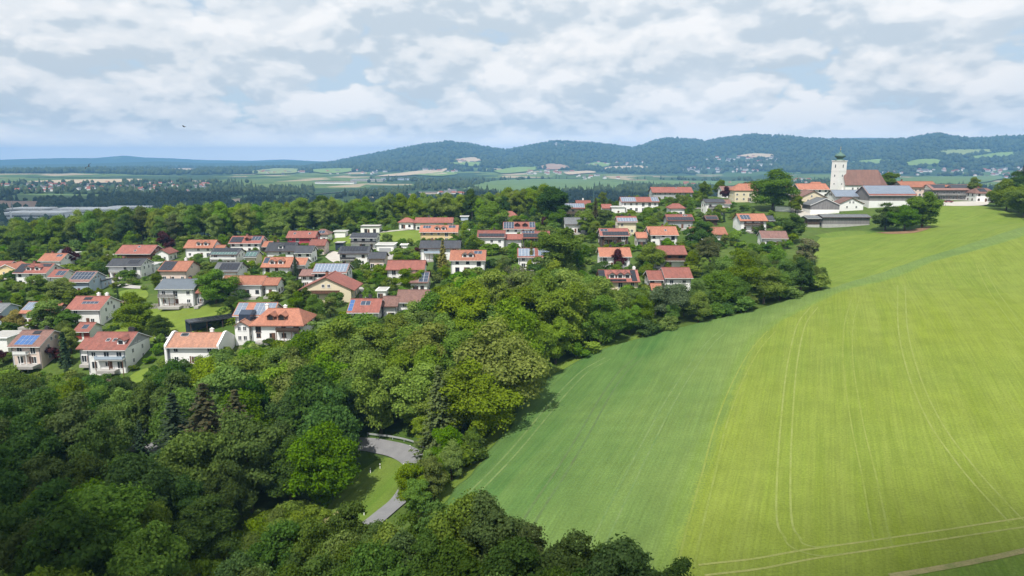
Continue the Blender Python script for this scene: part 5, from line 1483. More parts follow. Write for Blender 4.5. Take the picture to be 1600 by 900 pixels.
# ---- trees one can name, by the pixel of their foot
PURE = [
 ('leaf3', 1207, 329, 20.5, 1.30, 'great round chestnut tree beside the cream rectory', 'broadleaf_tree'),
 ('leaf1', 1243, 333, 9.5, 1.0, 'smaller green tree leaning on the right of the great chestnut', 'broadleaf_tree'),
 ('leaf0', 1388, 297, 15.5, 1.1, 'broad green tree directly behind the church nave', 'broadleaf_tree'),
 ('poplar0', 1523, 290, 14.0, 1.2, 'tall upright tree rising behind the balcony farmhouse', 'broadleaf_tree'),
 ('leaf2', 1440, 357, 17.5, 1.15, 'largest round tree of the clump below the farm', 'broadleaf_tree'),
 ('dark0', 1383, 360, 12.5, 1.25, 'dark rounded tree at the left of the farm clump', 'broadleaf_tree'),
 ('leaf4', 1413, 361, 11.5, 1.2, 'lighter shrubby tree in the middle of the farm clump', 'broadleaf_tree'),
 ('light1', 1398, 350, 9.0, 0.8, 'slim light green tree behind the farm clump', 'broadleaf_tree'),
 ('dark1', 1238, 378, 12.0, 1.2, 'dark broad tree at the left end of the timber shed', 'broadleaf_tree'),
 ('blossom0', 1262, 412, 9.0, 1.2, 'tree with pale blossom at the meadow corner of the hedge', 'blossoming_tree'),
 ('spruceg0', 692, 418, 10.5, 1.2, 'golden-yellow conifer before the slate-roofed house', 'conifer'),
 ('spruce1', 680, 428, 6.5, 1.3, 'dark small conifer at the foot of the golden conifer', 'conifer'),
 ('spruceg0', 830, 420, 10.0, 0.8, 'slender yellow-green conifer before the pale solar roof', 'conifer'),
 ('copper0', 259, 394, 9.5, 1.25, 'wide dark copper beech beside the red-roofed timber barn', 'copper_beech'),
 ('copper0', 108, 414, 7.5, 1.3, 'dark purple tree behind the eyebrow-dormer house', 'copper_beech'),
 ('bushc0', 88, 563, 4.2, 1.3, 'deep red shrub between the blue solar house and the big white house', 'copper_shrub'),
 ('bushc0', 10, 512, 4.2, 1.0, 'purple shrub beside the golden bush', 'copper_shrub'),
 ('bushc0', 5, 566, 4.0, 1.0, 'dark purple shrub at the lower left house corner', 'copper_shrub'),
 ('gold0', 27, 514, 5.5, 1.1, 'golden-yellow bush below the gridded solar roof', 'golden_bush'),
 ('copper0', 965, 421, 7.0, 1.0, 'copper-red tree in front of the plain salmon roof', 'copper_beech'),
 ('bushc0', 624, 398, 3.6, 1.0, 'round dark red bush by the grey paved yard', 'copper_shrub'),
 ('bushc0', 653, 399, 3.6, 1.0, 'dark red bush left of the slate-roofed house', 'copper_shrub'),
 ('copper0', 850, 355, 5.0, 1.0, 'purple shrub between the dark dormer house and the solar chalet', 'copper_beech'),
 ('copper0', 1134, 313, 8.0, 1.0, 'dark purple tree left of the cream rectory', 'copper_beech'),
 ('spruce1', 1013, 408, 12.0, 1.2, 'dark green conifer between the salmon roof and the timber balcony house', 'conifer'),
 ('spruceb0', 930, 349, 13.0, 1.25, 'dark spruce rising in front of the red roof by the solar chalet', 'conifer'),
 ('dark2', 866, 350, 19.0, 1.1, 'tall dark tree left of the solar chalet', 'broadleaf_tree'),
 ('leaf5', 873, 358, 10.0, 1.0, 'round tree at the foot of the tall dark tree', 'broadleaf_tree'),
 ('bare0', 803, 498, 17.0, 1.1, 'half-bare dying tree with pale branches in the wood', 'bare_tree'),
 ('spruceo0', 688, 712, 18.0, 1.35, 'tall pointed spruce beside the road bend', 'conifer'),
 ('spruceb0', 330, 770, 22.0, 1.75, 'huge brownish spruce among the dark lower trees', 'conifer'),
 ('spruceb0', 378, 764, 20.0, 1.8, 'second brownish spruce right of the huge one', 'conifer'),
 ('spruce0', 282, 768, 20.0, 1.7, 'dark green spruce left of the brownish spruces', 'conifer'),
 ('spruce1', 226, 752, 13.0, 1.3, 'slender spruce in front of the glimpsed lower road', 'conifer'),
 ('cypress0', 103, 572, 9.5, 1.3, 'narrow columnar cypress at the gable of the blue solar house', 'conifer'),
 ('spruce1', 462, 434, 8.5, 1.2, 'small spruce in front of the red garage wing', 'conifer'),
 ('cypress0', 568, 427, 4.6, 1.3, 'tiny dark cypress on the lawn below the solar villa', 'conifer'),
 ('cypress0', 1271, 297, 6.0, 1.2, 'left of two small cypresses behind the farmhouse', 'conifer'),
 ('cypress0', 1278, 297, 6.0, 1.2, 'right of two small cypresses behind the farmhouse', 'conifer'),
 ('leaf3', 1572, 329, 15.0, 1.0, 'front round tree of the grove right of the balcony farmhouse', 'broadleaf_tree'),
 ('silver0', 1556, 322, 9.0, 1.0, 'pale silvery shrub-tree at the left end of the right grove', 'broadleaf_tree'),
 ('leaf5', 1600, 340, 17.0, 1.0, 'big tree of the grove cut by the right picture edge', 'broadleaf_tree'),
 ('dark1', 1590, 318, 18.0, 1.0, 'dark tall tree at the back of the right grove', 'broadleaf_tree'),
 ('leaf1', 1626, 336, 18.0, 1.1, 'grove tree mostly beyond the right picture edge', 'broadleaf_tree'),
 ('spruce0', 1594, 312, 22.0, 1.3, 'dark spruce topping the trees at the right edge', 'conifer'),
 ('light2', 432, 371, 11.5, 1.15, 'bright yellow-green tree above the slate-roofed pair', 'broadleaf_tree'),
 ('leaf4', 338, 474, 11.0, 1.25, 'broad garden tree right of the grey metal-roofed house', 'broadleaf_tree'),
 ('leaf6', 215, 526, 10.5, 1.2, 'round tree on the village meadow above the big white house', 'broadleaf_tree'),
 ('dark0', 254, 530, 7.0, 1.2, 'low dark tree on the village meadow', 'broadleaf_tree'),
 ('leaf0', 75, 520, 11.0, 1.25, 'broad tree between the gridded solar roof and the red garage', 'broadleaf_tree'),
 ('leaf2', 108, 522, 8.0, 1.2, 'lower tree left of the red-doored garage', 'broadleaf_tree'),
 ('leaf1', 62, 470, 9.5, 1.2, 'leafy tree below the eyebrow-dormer house', 'broadleaf_tree'),
 ('leaf6', 96, 472, 8.5, 1.2, 'leafy tree left of the two-chimney house', 'broadleaf_tree'),
 ('dark2', 33, 408, 10.0, 1.0, 'dark round tree at the wood edge above the left houses', 'broadleaf_tree'),
 ('leaf5', 640, 455, 8.0, 1.2, 'garden tree before the orange-red roofed house', 'broadleaf_tree'),
 ('light0', 657, 452, 6.5, 1.0, 'small light tree before the mauve garage', 'broadleaf_tree'),
 ('leaf3', 770, 362, 14.0, 1.2, 'broad yellowish green tree below the red hipped roof', 'broadleaf_tree'),
 ('light2', 740, 396, 7.5, 1.2, 'bright green small tree left of the three-storey house', 'broadleaf_tree'),
 ('leaf2', 877, 428, 17.0, 1.3, 'large maple right of the pale solar roof', 'broadleaf_tree'),
 ('leaf4', 852, 412, 12.0, 1.2, 'round tree behind the pale solar roof', 'broadleaf_tree'),
 ('leaf1', 918, 366, 10.0, 1.25, 'round tree before the plain grey roof', 'broadleaf_tree'),
 ('leaf0', 945, 352, 8.5, 1.3, 'round tree left of the blue solar timber house', 'broadleaf_tree'),
 ('leaf3', 1018, 420, 9.0, 1.2, 'round tree in front of the timber balcony house', 'broadleaf_tree'),
 ('dark1', 1092, 398, 13.0, 1.2, 'dark tree before the house with salmon roof on both sides', 'broadleaf_tree'),
 ('olive0', 1108, 424, 13.0, 1.0, 'brownish thin-leaved tree above the hedge', 'broadleaf_tree'),
 ('silver0', 1050, 500, 11.0, 1.2, 'silvery round willow in the field hedge', 'willow_tree'),
 ('dark1', 320, 880, 10.5, 1.15, 'grey-green round tree beside the yellow shrubs at the bottom', 'broadleaf_tree'),
]
rg = random.Random(11)
for kind, a, b_, hg, wd, lab, nm in PURE:
    x, y, z = at(a, b_)
    if nm == 'broadleaf_tree': wd *= 1.25; hg *= 1.04
    tree(kind, x, y, hg, lab, None, nm, 'bush' if 'bush' in lab or 'shrub' in nm else 'tree', wd, rg)
    MARKS.append((*proj(x, y, z + hg * 0.5)[:2], y, short(lab)))
for q in HOUSES:
    o = min((o for o in bpy.data.objects if o.get('category') and o.type == 'EMPTY'), key=lambda o: (o.location.x - q[0]) ** 2 + (o.location.y - q[1]) ** 2)
    MARKS.append((*proj(q[0], q[1], q[6] + 2)[:2], q[1], short(o['label'])))
for a, b_, lab in [(625, 706, 'road bend'), (215, 695, 'glimpsed lower road'), (180, 606, 'brown-roofed hut'), (590, 800, 'near road stretch'), (400, 840, 'yellow-green bank shrubs'), (860, 585, 'wheat corner'), (770, 690, 'wheat edge'),
                   (1100, 505, 'upper wheat edge'), (1300, 448, 'meadow corner'), (5, 700, 'left picture edge'), (5, 870, 'lower left corner'), (130, 800, 'darkest wood'), (560, 640, 'middle of the sunlit wood'), (150, 700, 'sloping shaded wood')]:
    MARKS.append((a, b_, at(a, b_)[1], lab))


def clear(x, y, rad, houses=True):
    for (a, b_, r) in TREES:
        if (a - x) ** 2 + (b_ - y) ** 2 < ((r + rad) * 0.55) ** 2: return False
    if houses:
        for q in HOUSES:
            c, s = math.cos(q[7]), math.sin(q[7])
            dx, dy = x - q[0], y - q[1]
            lx, ly = dx * c + dy * s, -dx * s + dy * c
            if abs(lx) < q[3] / 2 + 0.6 + rad * 0.6 and abs(ly) < q[4] / 2 + 1.2 + rad * 0.6: return False
    return True


HBOX = []
for q in HOUSES:
    c, s = math.cos(q[7]), math.sin(q[7])
    P_ = []
    for i in (-1, 1):
        for j in (-1, 1):
            for zz_ in (1.2, q[5]):
                P_.append(proj(q[0] + i * q[3] / 2 * c - j * q[4] / 2 * s, q[1] + i * q[3] / 2 * s + j * q[4] / 2 * c, q[6] + (zz_ if zz_ < 2 else (q[5] if False else q[5] * 0.92))))
    HBOX.append((min(p[0] for p in P_), max(p[0] for p in P_), min(p[1] for p in P_), max(p[1] for p in P_), q[1]))


def hides_house(x, y, z, hgt, rad, allow=0.22):
    a, t_, d = proj(x, y, z + hgt)
    _, b0, _ = proj(x, y, z + 0.5)
    w_ = rad * FPX / d
    for (x0, x1, y0, y1, yy) in HBOX:
        if yy < y: continue
        ix = min(a + w_, x1) - max(a - w_, x0)
        iy = min(b0, y1) - max(t_, y0)
        if ix > 0 and iy > 0 and ix * iy > allow * (x1 - x0) * (y1 - y0) * 0.35: return True
    return False


def on_road(px, py):
    return in_poly(px, py, [(556, 686), (600, 688), (650, 696), (672, 716), (668, 748), (650, 790), (610, 826), (570, 850), (540, 870), (470, 910), (300, 915), (250, 905), (330, 872), (420, 838), (500, 800), (548, 762), (560, 730), (545, 715)])


rg = random.Random(23)
OUTLINE = [(-100, 575), (0, 578), (60, 586), (120, 584), (200, 596), (236, 584), (262, 560), (300, 566), (340, 552), (400, 536), (480, 524), (505, 486), (560, 482), (600, 494), (640, 476), (680, 474), (700, 430), (740, 418), (800, 432), (840, 404), (900, 404), (942, 444), (990, 440), (1040, 462), (1070, 450), (1100, 408), (1150, 384), (1200, 388), (1250, 402), (1300, 432)]
GREEN = ['leaf0', 'leaf1', 'leaf2', 'leaf3', 'leaf4', 'leaf5', 'leaf6']


def plant(world_box, poly, n, hlo, hhi, kinds, label, group, name, spacing=1.0, cat='tree', wide=(0.9, 1.2), avoid_view=False, houses=True, roadcheck=True, tries=40, ok=None, allow=0.22, noun=None, mass=None, sky_=None):
    made = 0
    x0, x1, y0, y1 = world_box
    for _ in range(n * tries):
        if made >= n: break
        x, y = rg.uniform(x0, x1), rg.uniform(y0, y1)
        z = hz(x, y)
        a, b_, _d = proj(x, y, z)
        if poly is not None and not in_poly(a, b_, poly): continue
        if roadcheck and on_road(a, b_): continue
        if ok and not ok(x, y, a, b_): continue
        hg = rg.uniform(hlo, hhi); wd = rg.uniform(*wide)
        if sky_ is not None:                       # keep the outline of the wood below the houses
            lim = float(np.interp(a, [q[0] for q in sky_], [q[1] for q in sky_])) + rg.uniform(-8, 14)
            if 178 < a < 262 and 80 < y < 146: lim = 707.0     # the lower road shows through here
            while hg > min(5.5, hlo) and proj(x, y, z + hg)[1] < lim: hg -= 0.5
            if proj(x, y, z + hg)[1] < lim - 6: continue
        rad = hg * 0.33 * wd * spacing
        if not clear(x, y, rad, houses): continue
        if avoid_view and hides_house(x, y, z, hg, hg * 0.35, allow): continue
        k = rg.choice(kinds)
        tree(k, x, y, hg, label, group, name, cat, wd, rg, noun=(noun, hlo, hhi) if noun else None, mass=bool(mass and mass(x, y, a, b_)))
        made += 1
    return made


def right_of_field(x, y):
    return x > xl(y) - 1.5


nofield = lambda x, y, a, b_: not (66 < y < 290 and x > xl(min(y, 285)) - 3.2)
cnt = {}
# lower wood: from the village edge down to the road
W1 = [(-80, 712), (0, 680), (90, 655), (150, 640), (165, 625), (225, 640), (300, 632), (420, 612), (520, 585), (600, 555), (680, 525), (760, 505), (850, 482), (945, 486), (965, 530), (870, 578), (826, 606), (776, 686), (706, 766), (660, 800), (640, 840), (250, 1100), (-200, 1100), (-200, 720)]
UP = [(300, 620), (420, 590), (520, 585), (600, 555), (680, 525), (760, 505), (850, 482), (945, 486), (965, 530), (870, 578), (826, 606), (776, 686), (706, 700), (580, 680), (430, 690), (300, 690)]
cnt['crest'] = plant((-70, 60, 150, 225), [(505, 600), (560, 575), (620, 555), (690, 530), (760, 508), (850, 484), (945, 488), (955, 520), (850, 530), (760, 552), (690, 575), (600, 600), (520, 630)], 46, 15, 23, GREEN + ['light0', 'light1', 'light2'] * 2, '', 'trees of the sunlit wood below the village', 'broadleaf_tree', 0.80, wide=(1.05, 1.35), ok=nofield, noun='wood tree', sky_=OUTLINE, tries=80)
cnt['screen'] = plant((-32, 0, 88, 125), [(636, 788), (662, 772), (705, 770), (700, 842), (640, 852)], 11, 6.5, 9.0, GREEN + ['light0'], '', 'trees between road bend and field', 'thicket_tree', 0.7, ok=nofield, noun='thicket tree', roadcheck=False, tries=200)
cnt['sun'] = plant((-150, 60, 120, 215), UP, 90, 13, 21, GREEN + ['light0', 'light1', 'light2'] * 2, '', 'trees of the sunlit wood below the village', 'broadleaf_tree', 0.86, wide=(1.0, 1.3), ok=nofield, noun='wood tree', sky_=OUTLINE)
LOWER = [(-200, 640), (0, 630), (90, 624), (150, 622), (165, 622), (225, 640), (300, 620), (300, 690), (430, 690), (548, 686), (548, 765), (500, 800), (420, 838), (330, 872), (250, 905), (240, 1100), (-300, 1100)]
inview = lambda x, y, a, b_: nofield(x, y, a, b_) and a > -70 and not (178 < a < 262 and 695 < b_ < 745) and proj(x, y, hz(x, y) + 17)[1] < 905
cnt['shade'] = plant((-190, -10, 60, 200), LOWER, 95, 13, 20, ['dark0', 'dark1', 'dark2', 'leaf1', 'leaf6', 'dark0', 'dark1', 'dark2', 'leaf2'], '', 'trees of the shaded lower wood', 'broadleaf_tree', 0.92, ok=inview, noun='wood tree', sky_=OUTLINE)  # mostly darker-leaved kinds; their leaf colour also carries part of the shade here
HEDGE = [(950, 545), (1020, 524), (1080, 508), (1160, 490), (1240, 468), (1306, 449), (1300, 432), (1275, 424), (1200, 420), (1120, 440), (1080, 462), (1000, 478), (965, 495)]
cnt['hedge'] = plant((10, 130, 150, 270), HEDGE, 60, 8, 15, GREEN + ['dark0', 'dark1', 'dark2', 'leaf2', 'leaf6'], '', 'trees of the field hedge', 'hedge_tree', 0.85, ok=nofield, noun='hedgerow tree', sky_=OUTLINE)
cnt['hedgeb'] = plant((-40, 130, 110, 270), None, 80, 2.8, 5.0, ['bush0', 'bush1', 'bush2', 'bushl0', 'bushd0'], '', 'bushes along the field edge', 'bush', 0.8, 'bush', (1.0, 1.4), ok=lambda x, y, a, b_: 105 < y < 205 and a < 1285 and -8 < x - xl(y) < -1.6, noun='edge bush')
# thicket between the road bend and the wheat
BEND = [(655, 705), (690, 690), (770, 640), (820, 612), (770, 690), (704, 770), (690, 812), (640, 822), (655, 780), (676, 745)]
cnt['bend'] = plant((-60, 10, 90, 170), BEND, 44, 5.5, 10, GREEN + ['light0', 'light2'], '', 'trees between road bend and field', 'thicket_tree', 0.72, ok=nofield, noun='thicket tree', roadcheck=False)
# row of tree tops at the bottom
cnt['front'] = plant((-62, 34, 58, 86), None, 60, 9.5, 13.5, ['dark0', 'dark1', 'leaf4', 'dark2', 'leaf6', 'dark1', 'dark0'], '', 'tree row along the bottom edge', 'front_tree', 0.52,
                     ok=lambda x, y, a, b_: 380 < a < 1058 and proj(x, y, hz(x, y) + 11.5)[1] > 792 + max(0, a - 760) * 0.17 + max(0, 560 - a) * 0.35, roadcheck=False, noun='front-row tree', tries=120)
# yellow-green shrubs along the bank
cnt['yellow'] = plant((-75, -20, 85, 125), [(236, 905), (300, 872), (360, 860), (420, 828), (470, 800), (530, 776), (520, 796), (450, 836), (380, 872), (330, 890), (310, 910)], 16, 2.2, 3.2, ['bushy0'], '', 'yellow-green bank shrubs', 'shrub', 0.7, 'bush', (1.0, 1.3), roadcheck=False, noun='bank shrub')
# wood behind the village
BACKK = ['light0', 'light1', 'light2', 'poplar1'] * 3 + ['leaf0', 'leaf3', 'leaf5', 'leaf6', 'dark1', 'olive0', 'poplar0']
ymin_ = lambda a: np.interp(a, [-90, 0, 120, 300, 450, 515, 530, 660, 760, 870], [372, 366, 364, 352, 362, 372, 388, 398, 392, 400])
cnt['back'] = plant((-420, 40, 350, 480), None, 330, 14, 20, BACKK, '', 'trees of the wood behind the village', 'woodland_tree', 0.80, noun='woodland tree', avoid_view=False,
                    ok=lambda x, y, a, b_: -100 < a < 870 and ymin_(a) < y < ymin_(a) + 95, mass=lambda x, y, a, b_: y > ymin_(a) + 36, tries=60)
cnt['ridge'] = plant((0, 330, 400, 560), None, 46, 8, 13, GREEN + ['dark0', 'dark1'], '', 'trees on the crest behind the upper houses', 'crest_tree', 0.95,
                     ok=lambda x, y, a, b_: (860 < a < 1140 and y > 430) or (1150 < a < 1240 and y > 440) or (1560 < a < 1640 and y > 430), avoid_view=True, allow=0.1, noun='crest tree')
cnt['right'] = plant((225, 330, 270, 430), [(1548, 322), (1565, 312), (1600, 306), (1700, 310), (1700, 352), (1640, 352), (1600, 344), (1570, 332)], 18, 9, 14, GREEN + ['silver0', 'dark0', 'leaf3'], '', 'grove at the right edge', 'grove_tree', 0.8, noun='grove tree')
# gardens
VIL = [(-40, 400), (120, 385), (300, 372), (520, 362), (660, 340), (760, 325), (860, 325), (960, 318), (1050, 306), (1130, 318), (1215, 345), (1245, 380), (1200, 410), (1100, 430), (1060, 462), (960, 470), (850, 440), (740, 440), (690, 470), (600, 500), (500, 510), (480, 540), (400, 548), (240, 560), (240, 592), (150, 592), (60, 590), (-40, 590)]
meadowfree = lambda x, y, a, b_: not in_poly(a, b_, [(196, 506), (236, 484), (300, 482), (374, 470), (352, 494), (318, 508), (300, 528), (215, 532), (176, 522)]) and not in_poly(a, b_, [(170, 466), (190, 455), (222, 452), (232, 462), (215, 474), (188, 478)]) and not in_poly(a, b_, [(515, 376), (545, 366), (665, 356), (660, 382), (520, 386)]) and nofield(x, y, a, b_) and not in_poly(a, b_, [(505, 402), (520, 390), (548, 402), (544, 420), (515, 412)])
cnt['garden'] = plant((-290, 170, 175, 420), VIL, 230, 4.2, 8.0, GREEN + ['light0', 'light2', 'dark0', 'spruce1', 'leaf2'], '', 'garden trees of the village', 'garden_tree', 0.8, avoid_view=True, ok=meadowfree, noun='garden tree', allow=0.32, tries=60)
cnt['gbush'] = plant((-290, 170, 175, 420), VIL, 300, 2.6, 5.2, ['bush0', 'bush1', 'bush2', 'bushd0', 'bushl0', 'bush0', 'bush1'], '', 'garden bushes of the village', 'garden_bush', 0.8, 'bush', (1.0, 1.5), avoid_view=True, ok=meadowfree, allow=0.6, noun='garden bush', tries=60)
yes = lambda x, y, a, b_: True
cnt['shrub'] = plant((-290, 170, 175, 420), VIL, 900, 1.3, 3.4, ['bush0', 'bush1', 'bush2', 'bushd0', 'bushl0'], '', 'shrubbery', 'garden_bush', 0.6, 'bush', (1.0, 1.7), avoid_view=True, ok=meadowfree, allow=0.5, tries=40, mass=yes)
EDGE = [(-60, 576), (0, 580), (110, 588), (160, 590), (176, 596), (240, 590), (262, 562), (330, 560), (400, 545), (480, 535), (520, 520), (560, 505), (610, 500), (680, 485), (720, 440), (800, 450), (850, 430), (940, 462), (1000, 455), (1060, 465), (1060, 490), (940, 500), (850, 500), (700, 545), (600, 580), (520, 610), (400, 640), (250, 650), (226, 622), (190, 640), (140, 650), (0, 690), (-80, 690)]
cnt['under'] = plant((-170, 70, 140, 260), EDGE, 420, 3.0, 7.5, ['bush0', 'bush1', 'bush2', 'bushd0', 'bushl0'], '', 'undergrowth', 'bush', 0.55, 'bush', (0.9, 1.3), ok=nofield, tries=60, mass=yes, sky_=OUTLINE)
print('PLANTED', cnt, len(TREES), {k: len(v) for k, v in MASS.items()})

# things that would share a label are told apart by their order
bylab = {}
for o in list(bpy.data.objects):
    if o.get('group') and o.get('label'): bylab.setdefault(o['label'], []).append(o)
ORD = ['leftmost', 'second-from-left', 'third-from-left', 'fourth-from-left', 'fifth-from-left', 'sixth-from-left', 'seventh-from-left', 'eighth-from-left', 'ninth-from-left', 'tenth-from-left']
for lab, os_ in bylab.items():
    if len(os_) < 2: continue
    os_.sort(key=lambda o: proj(*o.location)[0])
    for k, o in enumerate(os_):
        o['label'] = (ORD[k] if k < len(ORD) else ('rightmost' if k == len(os_) - 1 else 'further right')) + ' ' + lab

# the back rows of the wood read as one mass: instances of the same crowns
def mass_object(name, MS, label, cat):
    kinds_ = sorted(set(m[0] for m in MS))
    tmpl = bpy.data.collections.new('crown_templates')
    for k in kinds_:
        tmpl.objects.link(bpy.data.objects.new('crown_' + k, KIT[k][0]))
    me = bpy.data.meshes.new(name)
    me.from_pydata([m[1:4] for m in MS], [], [])
    a = me.attributes.new('idx', 'INT', 'POINT'); a.data.foreach_set('value', [kinds_.index(m[0]) for m in MS])
    for nm, val in (('scl', [(m[5], m[5], m[4]) for m in MS]), ('rot', [(0, 0, m[6]) for m in MS])):
        a = me.attributes.new(nm, 'FLOAT_VECTOR', 'POINT'); a.data.foreach_set('vector', np.array(val, np.float32).ravel())
    ng = bpy.data.node_groups.new(name, 'GeometryNodeTree')
    ng.interface.new_socket('Geometry', in_out='INPUT', socket_type='NodeSocketGeometry')
    ng.interface.new_socket('Geometry', in_out='OUTPUT', socket_type='NodeSocketGeometry')
    gi, go = ng.nodes.new('NodeGroupInput'), ng.nodes.new('NodeGroupOutput')
    ip = ng.nodes.new('GeometryNodeInstanceOnPoints'); ci = ng.nodes.new('GeometryNodeCollectionInfo')
    ci.inputs[0].default_value = tmpl; ci.inputs[1].default_value = True; ci.inputs[2].default_value = True
    ip.inputs['Pick Instance'].default_value = True

    def nattr(nm, typ):
        n = ng.nodes.new('GeometryNodeInputNamedAttribute'); n.data_type = typ; n.inputs[0].default_value = nm
        return n.outputs[0]
    L_ = ng.links.new
    L_(gi.outputs[0], ip.inputs['Points']); L_(ci.outputs[0], ip.inputs['Instance']); L_(nattr('idx', 'INT'), ip.inputs['Instance Index'])
    L_(nattr('rot', 'FLOAT_VECTOR'), ip.inputs['Rotation']); L_(nattr('scl', 'FLOAT_VECTOR'), ip.inputs['Scale']); L_(ip.outputs[0], go.inputs[0])
    o = link(name, me)
    o.modifiers.new('plants', 'NODES').node_group = ng
    tag(o, label, cat, kind='stuff')


mass_object('back_wood', MASS['trees of the wood behind the village'], 'rear rows of the light green wood behind the village', 'wood')
mass_object('garden_shrubbery', MASS['shrubbery'], 'low green shrubbery filling the gardens between the houses', 'shrubbery')
mass_object('wood_undergrowth', MASS['undergrowth'], 'green undergrowth along the top edge of the lower wood', 'undergrowth')

# ------------------------------------------------------------------ far valley: crops, towns, works, woods
for nm, c in (('far_green', (0.105, 0.175, 0.050)), ('far_pale', (0.230, 0.285, 0.095)), ('far_tan', (0.46, 0.37, 0.25)), ('far_brown', (0.33, 0.22, 0.15)), ('far_bright', (0.175, 0.265, 0.060))):
    mat(nm, c, 0.95, 0.10, 0.012, coords='World', rnd=0)
FARF = [  # pixel outlines of the fields one can tell apart
 ([(-30, 329), (-30, 315), (30, 316), (64, 316), (60, 325), (20, 328)], 'far_brown', 'brown ploughed field left of the factory'),
 ([(2, 313), (25, 305), (100, 305), (160, 306), (150, 311), (70, 316)], 'far_green', 'green field between factory and left town'),
 ([(722, 297), (770, 284), (860, 281), (930, 283), (985, 290), (960, 296), (860, 300), (780, 302)], 'far_green', 'wide blue-green field beyond the village wood'),
 ([(40, 285), (120, 282), (215, 281), (225, 284), (120, 288)], 'far_tan', 'tan strip field behind the left town'),
 ([(362, 313), (376, 312), (377, 318), (366, 320)], 'far_tan', 'small tan clearing in the valley wood'),
 ([(368, 308), (400, 306), (440, 308), (430, 312), (385, 313)], 'far_green', 'green clearing in the valley wood'),
 ([(930, 288), (1000, 284), (1120, 284), (1195, 285), (1180, 290), (1040, 292)], 'far_green', 'long green field before the right valley wood'),
 ([(495, 318), (520, 312), (556, 311), (560, 320), (520, 326)], 'far_green', 'meadow beside the solar park'),
 ([(1370, 287), (1400, 281), (1460, 277), (1560, 276), (1550, 284), (1450, 291)], 'far_green', 'green valley field behind the hillside inn'),
 ([(585, 277), (630, 271), (668, 267), (680, 270), (640, 275)], 'far_tan', 'tan field at the foot of the wooded hill'),
 ([(640, 274), (690, 270), (715, 272), (690, 276)], 'far_bright', 'bright pasture at the foot of the wooded hill'),
 ([(676, 268), (700, 264), (690, 271), (700, 272), (672, 274)], 'far_tan', 'small tan patch by the foothill hamlet'),
 ([(840, 262), (860, 257), (886, 260), (888, 264), (860, 266)], 'far_brown', 'pinkish brown field above the mid valley'),
 ([(936, 265), (960, 261), (1000, 260), (1012, 263), (985, 266), (945, 267)], 'far_tan', 'bright tan field on the right mid slope'),
 ([(905, 260), (930, 255), (955, 257), (940, 262)], 'far_bright', 'bright pasture left of the tan slope field'),
 ([(470, 268), (500, 265), (550, 264), (552, 268), (510, 272)], 'far_bright', 'light pasture at the left foot of the hill'),
 ([(710, 250), (740, 247), (750, 252), (720, 256)], 'far_tan', 'pale clearing on the hill flank'),
 ([(700, 256), (730, 253), (760, 257), (740, 261)], 'far_bright', 'light green clearing on the hill flank'),
 ([(260, 266), (290, 264), (310, 266), (300, 270), (270, 271)], 'far_tan', 'pale quarry slope at the foot of the blue ridges'),
 ([(380, 270), (430, 264), (470, 265), (462, 271), (410, 273)], 'far_pale', 'pale pasture below the blue ridges'),
 ([(1455, 240), (1500, 235), (1555, 235), (1540, 240), (1480, 243)], 'far_pale', 'pale hillside pasture right of the cone hill'),
 ([(1510, 246), (1560, 240), (1590, 240), (1570, 246), (1530, 250)], 'far_bright', 'right-hand hillside pasture'),
 ([(1410, 256), (1440, 250), (1470, 252), (1460, 258), (1420, 260)], 'far_bright', 'light pasture below the cone hill'),
 ([(1330, 254), (1370, 250), (1390, 252), (1370, 257)], 'far_bright', 'pasture behind the church roof'),
 ([(1150, 245), (1180, 241), (1215, 243), (1190, 248)], 'far_tan', 'pale slope below the middle hill'),
 ([(770, 268), (800, 263), (840, 262), (830, 268), (790, 272)], 'far_bright', 'bright strip of pasture in the mid valley'),
 ([(880, 270), (920, 268), (930, 271), (890, 274)], 'far_tan', 'narrow tan strip in the mid valley'),
]
FARPOLY = []
for k, (pix, mt, lab) in enumerate(FARF):
    o = link('far_field', patch_mesh('far_field', pix, 0.5, M[mt], far=True, rings_=10, n=5))
    tag(o, lab, 'field', kind='structure')
    FARPOLY.append(pix)
mat('far_wall', (0.70, 0.69, 0.67), 0.9, 0.04, rnd=0.08)
mat('far_roof_red', (0.34, 0.10, 0.07), 0.85, 0.10, 0.3, rnd=0.25)
mat('far_roof_grey', (0.16, 0.15, 0.16), 0.85, 0.10, 0.3, rnd=0.3)
FH = []
for k, (L_, d_, h_, rf) in enumerate([(14, 10, 5.5, 'far_roof_red'), (12, 9, 5, 'far_roof_grey'), (18, 11, 6, 'far_roof_red'), (24, 13, 6.5, 'far_roof_grey'), (13, 10, 6, 'far_roof_red')]):
    b = MB(); tn = 0.55
    b.prism_x([(-d_ / 2, -3), (d_ / 2, -3), (d_ / 2, h_), (0, h_ + d_ / 2 * tn - 0.1), (-d_ / 2, h_)], -L_ / 2, L_ / 2, 0)
    b.prism_x([(-d_ / 2 - 1, h_ - 0.55), (0, h_ + d_ / 2 * tn), (d_ / 2 + 1, h_ - 0.55), (d_ / 2 + 1, h_ - 0.2), (0, h_ + d_ / 2 * tn + 0.4), (-d_ / 2 - 1, h_ - 0.2)], -L_ / 2 - 0.8, L_ / 2 + 0.8, 1)
    FH.append(b.mesh('house', [M['far_wall'], M[rf]]))
rg = random.Random(77)
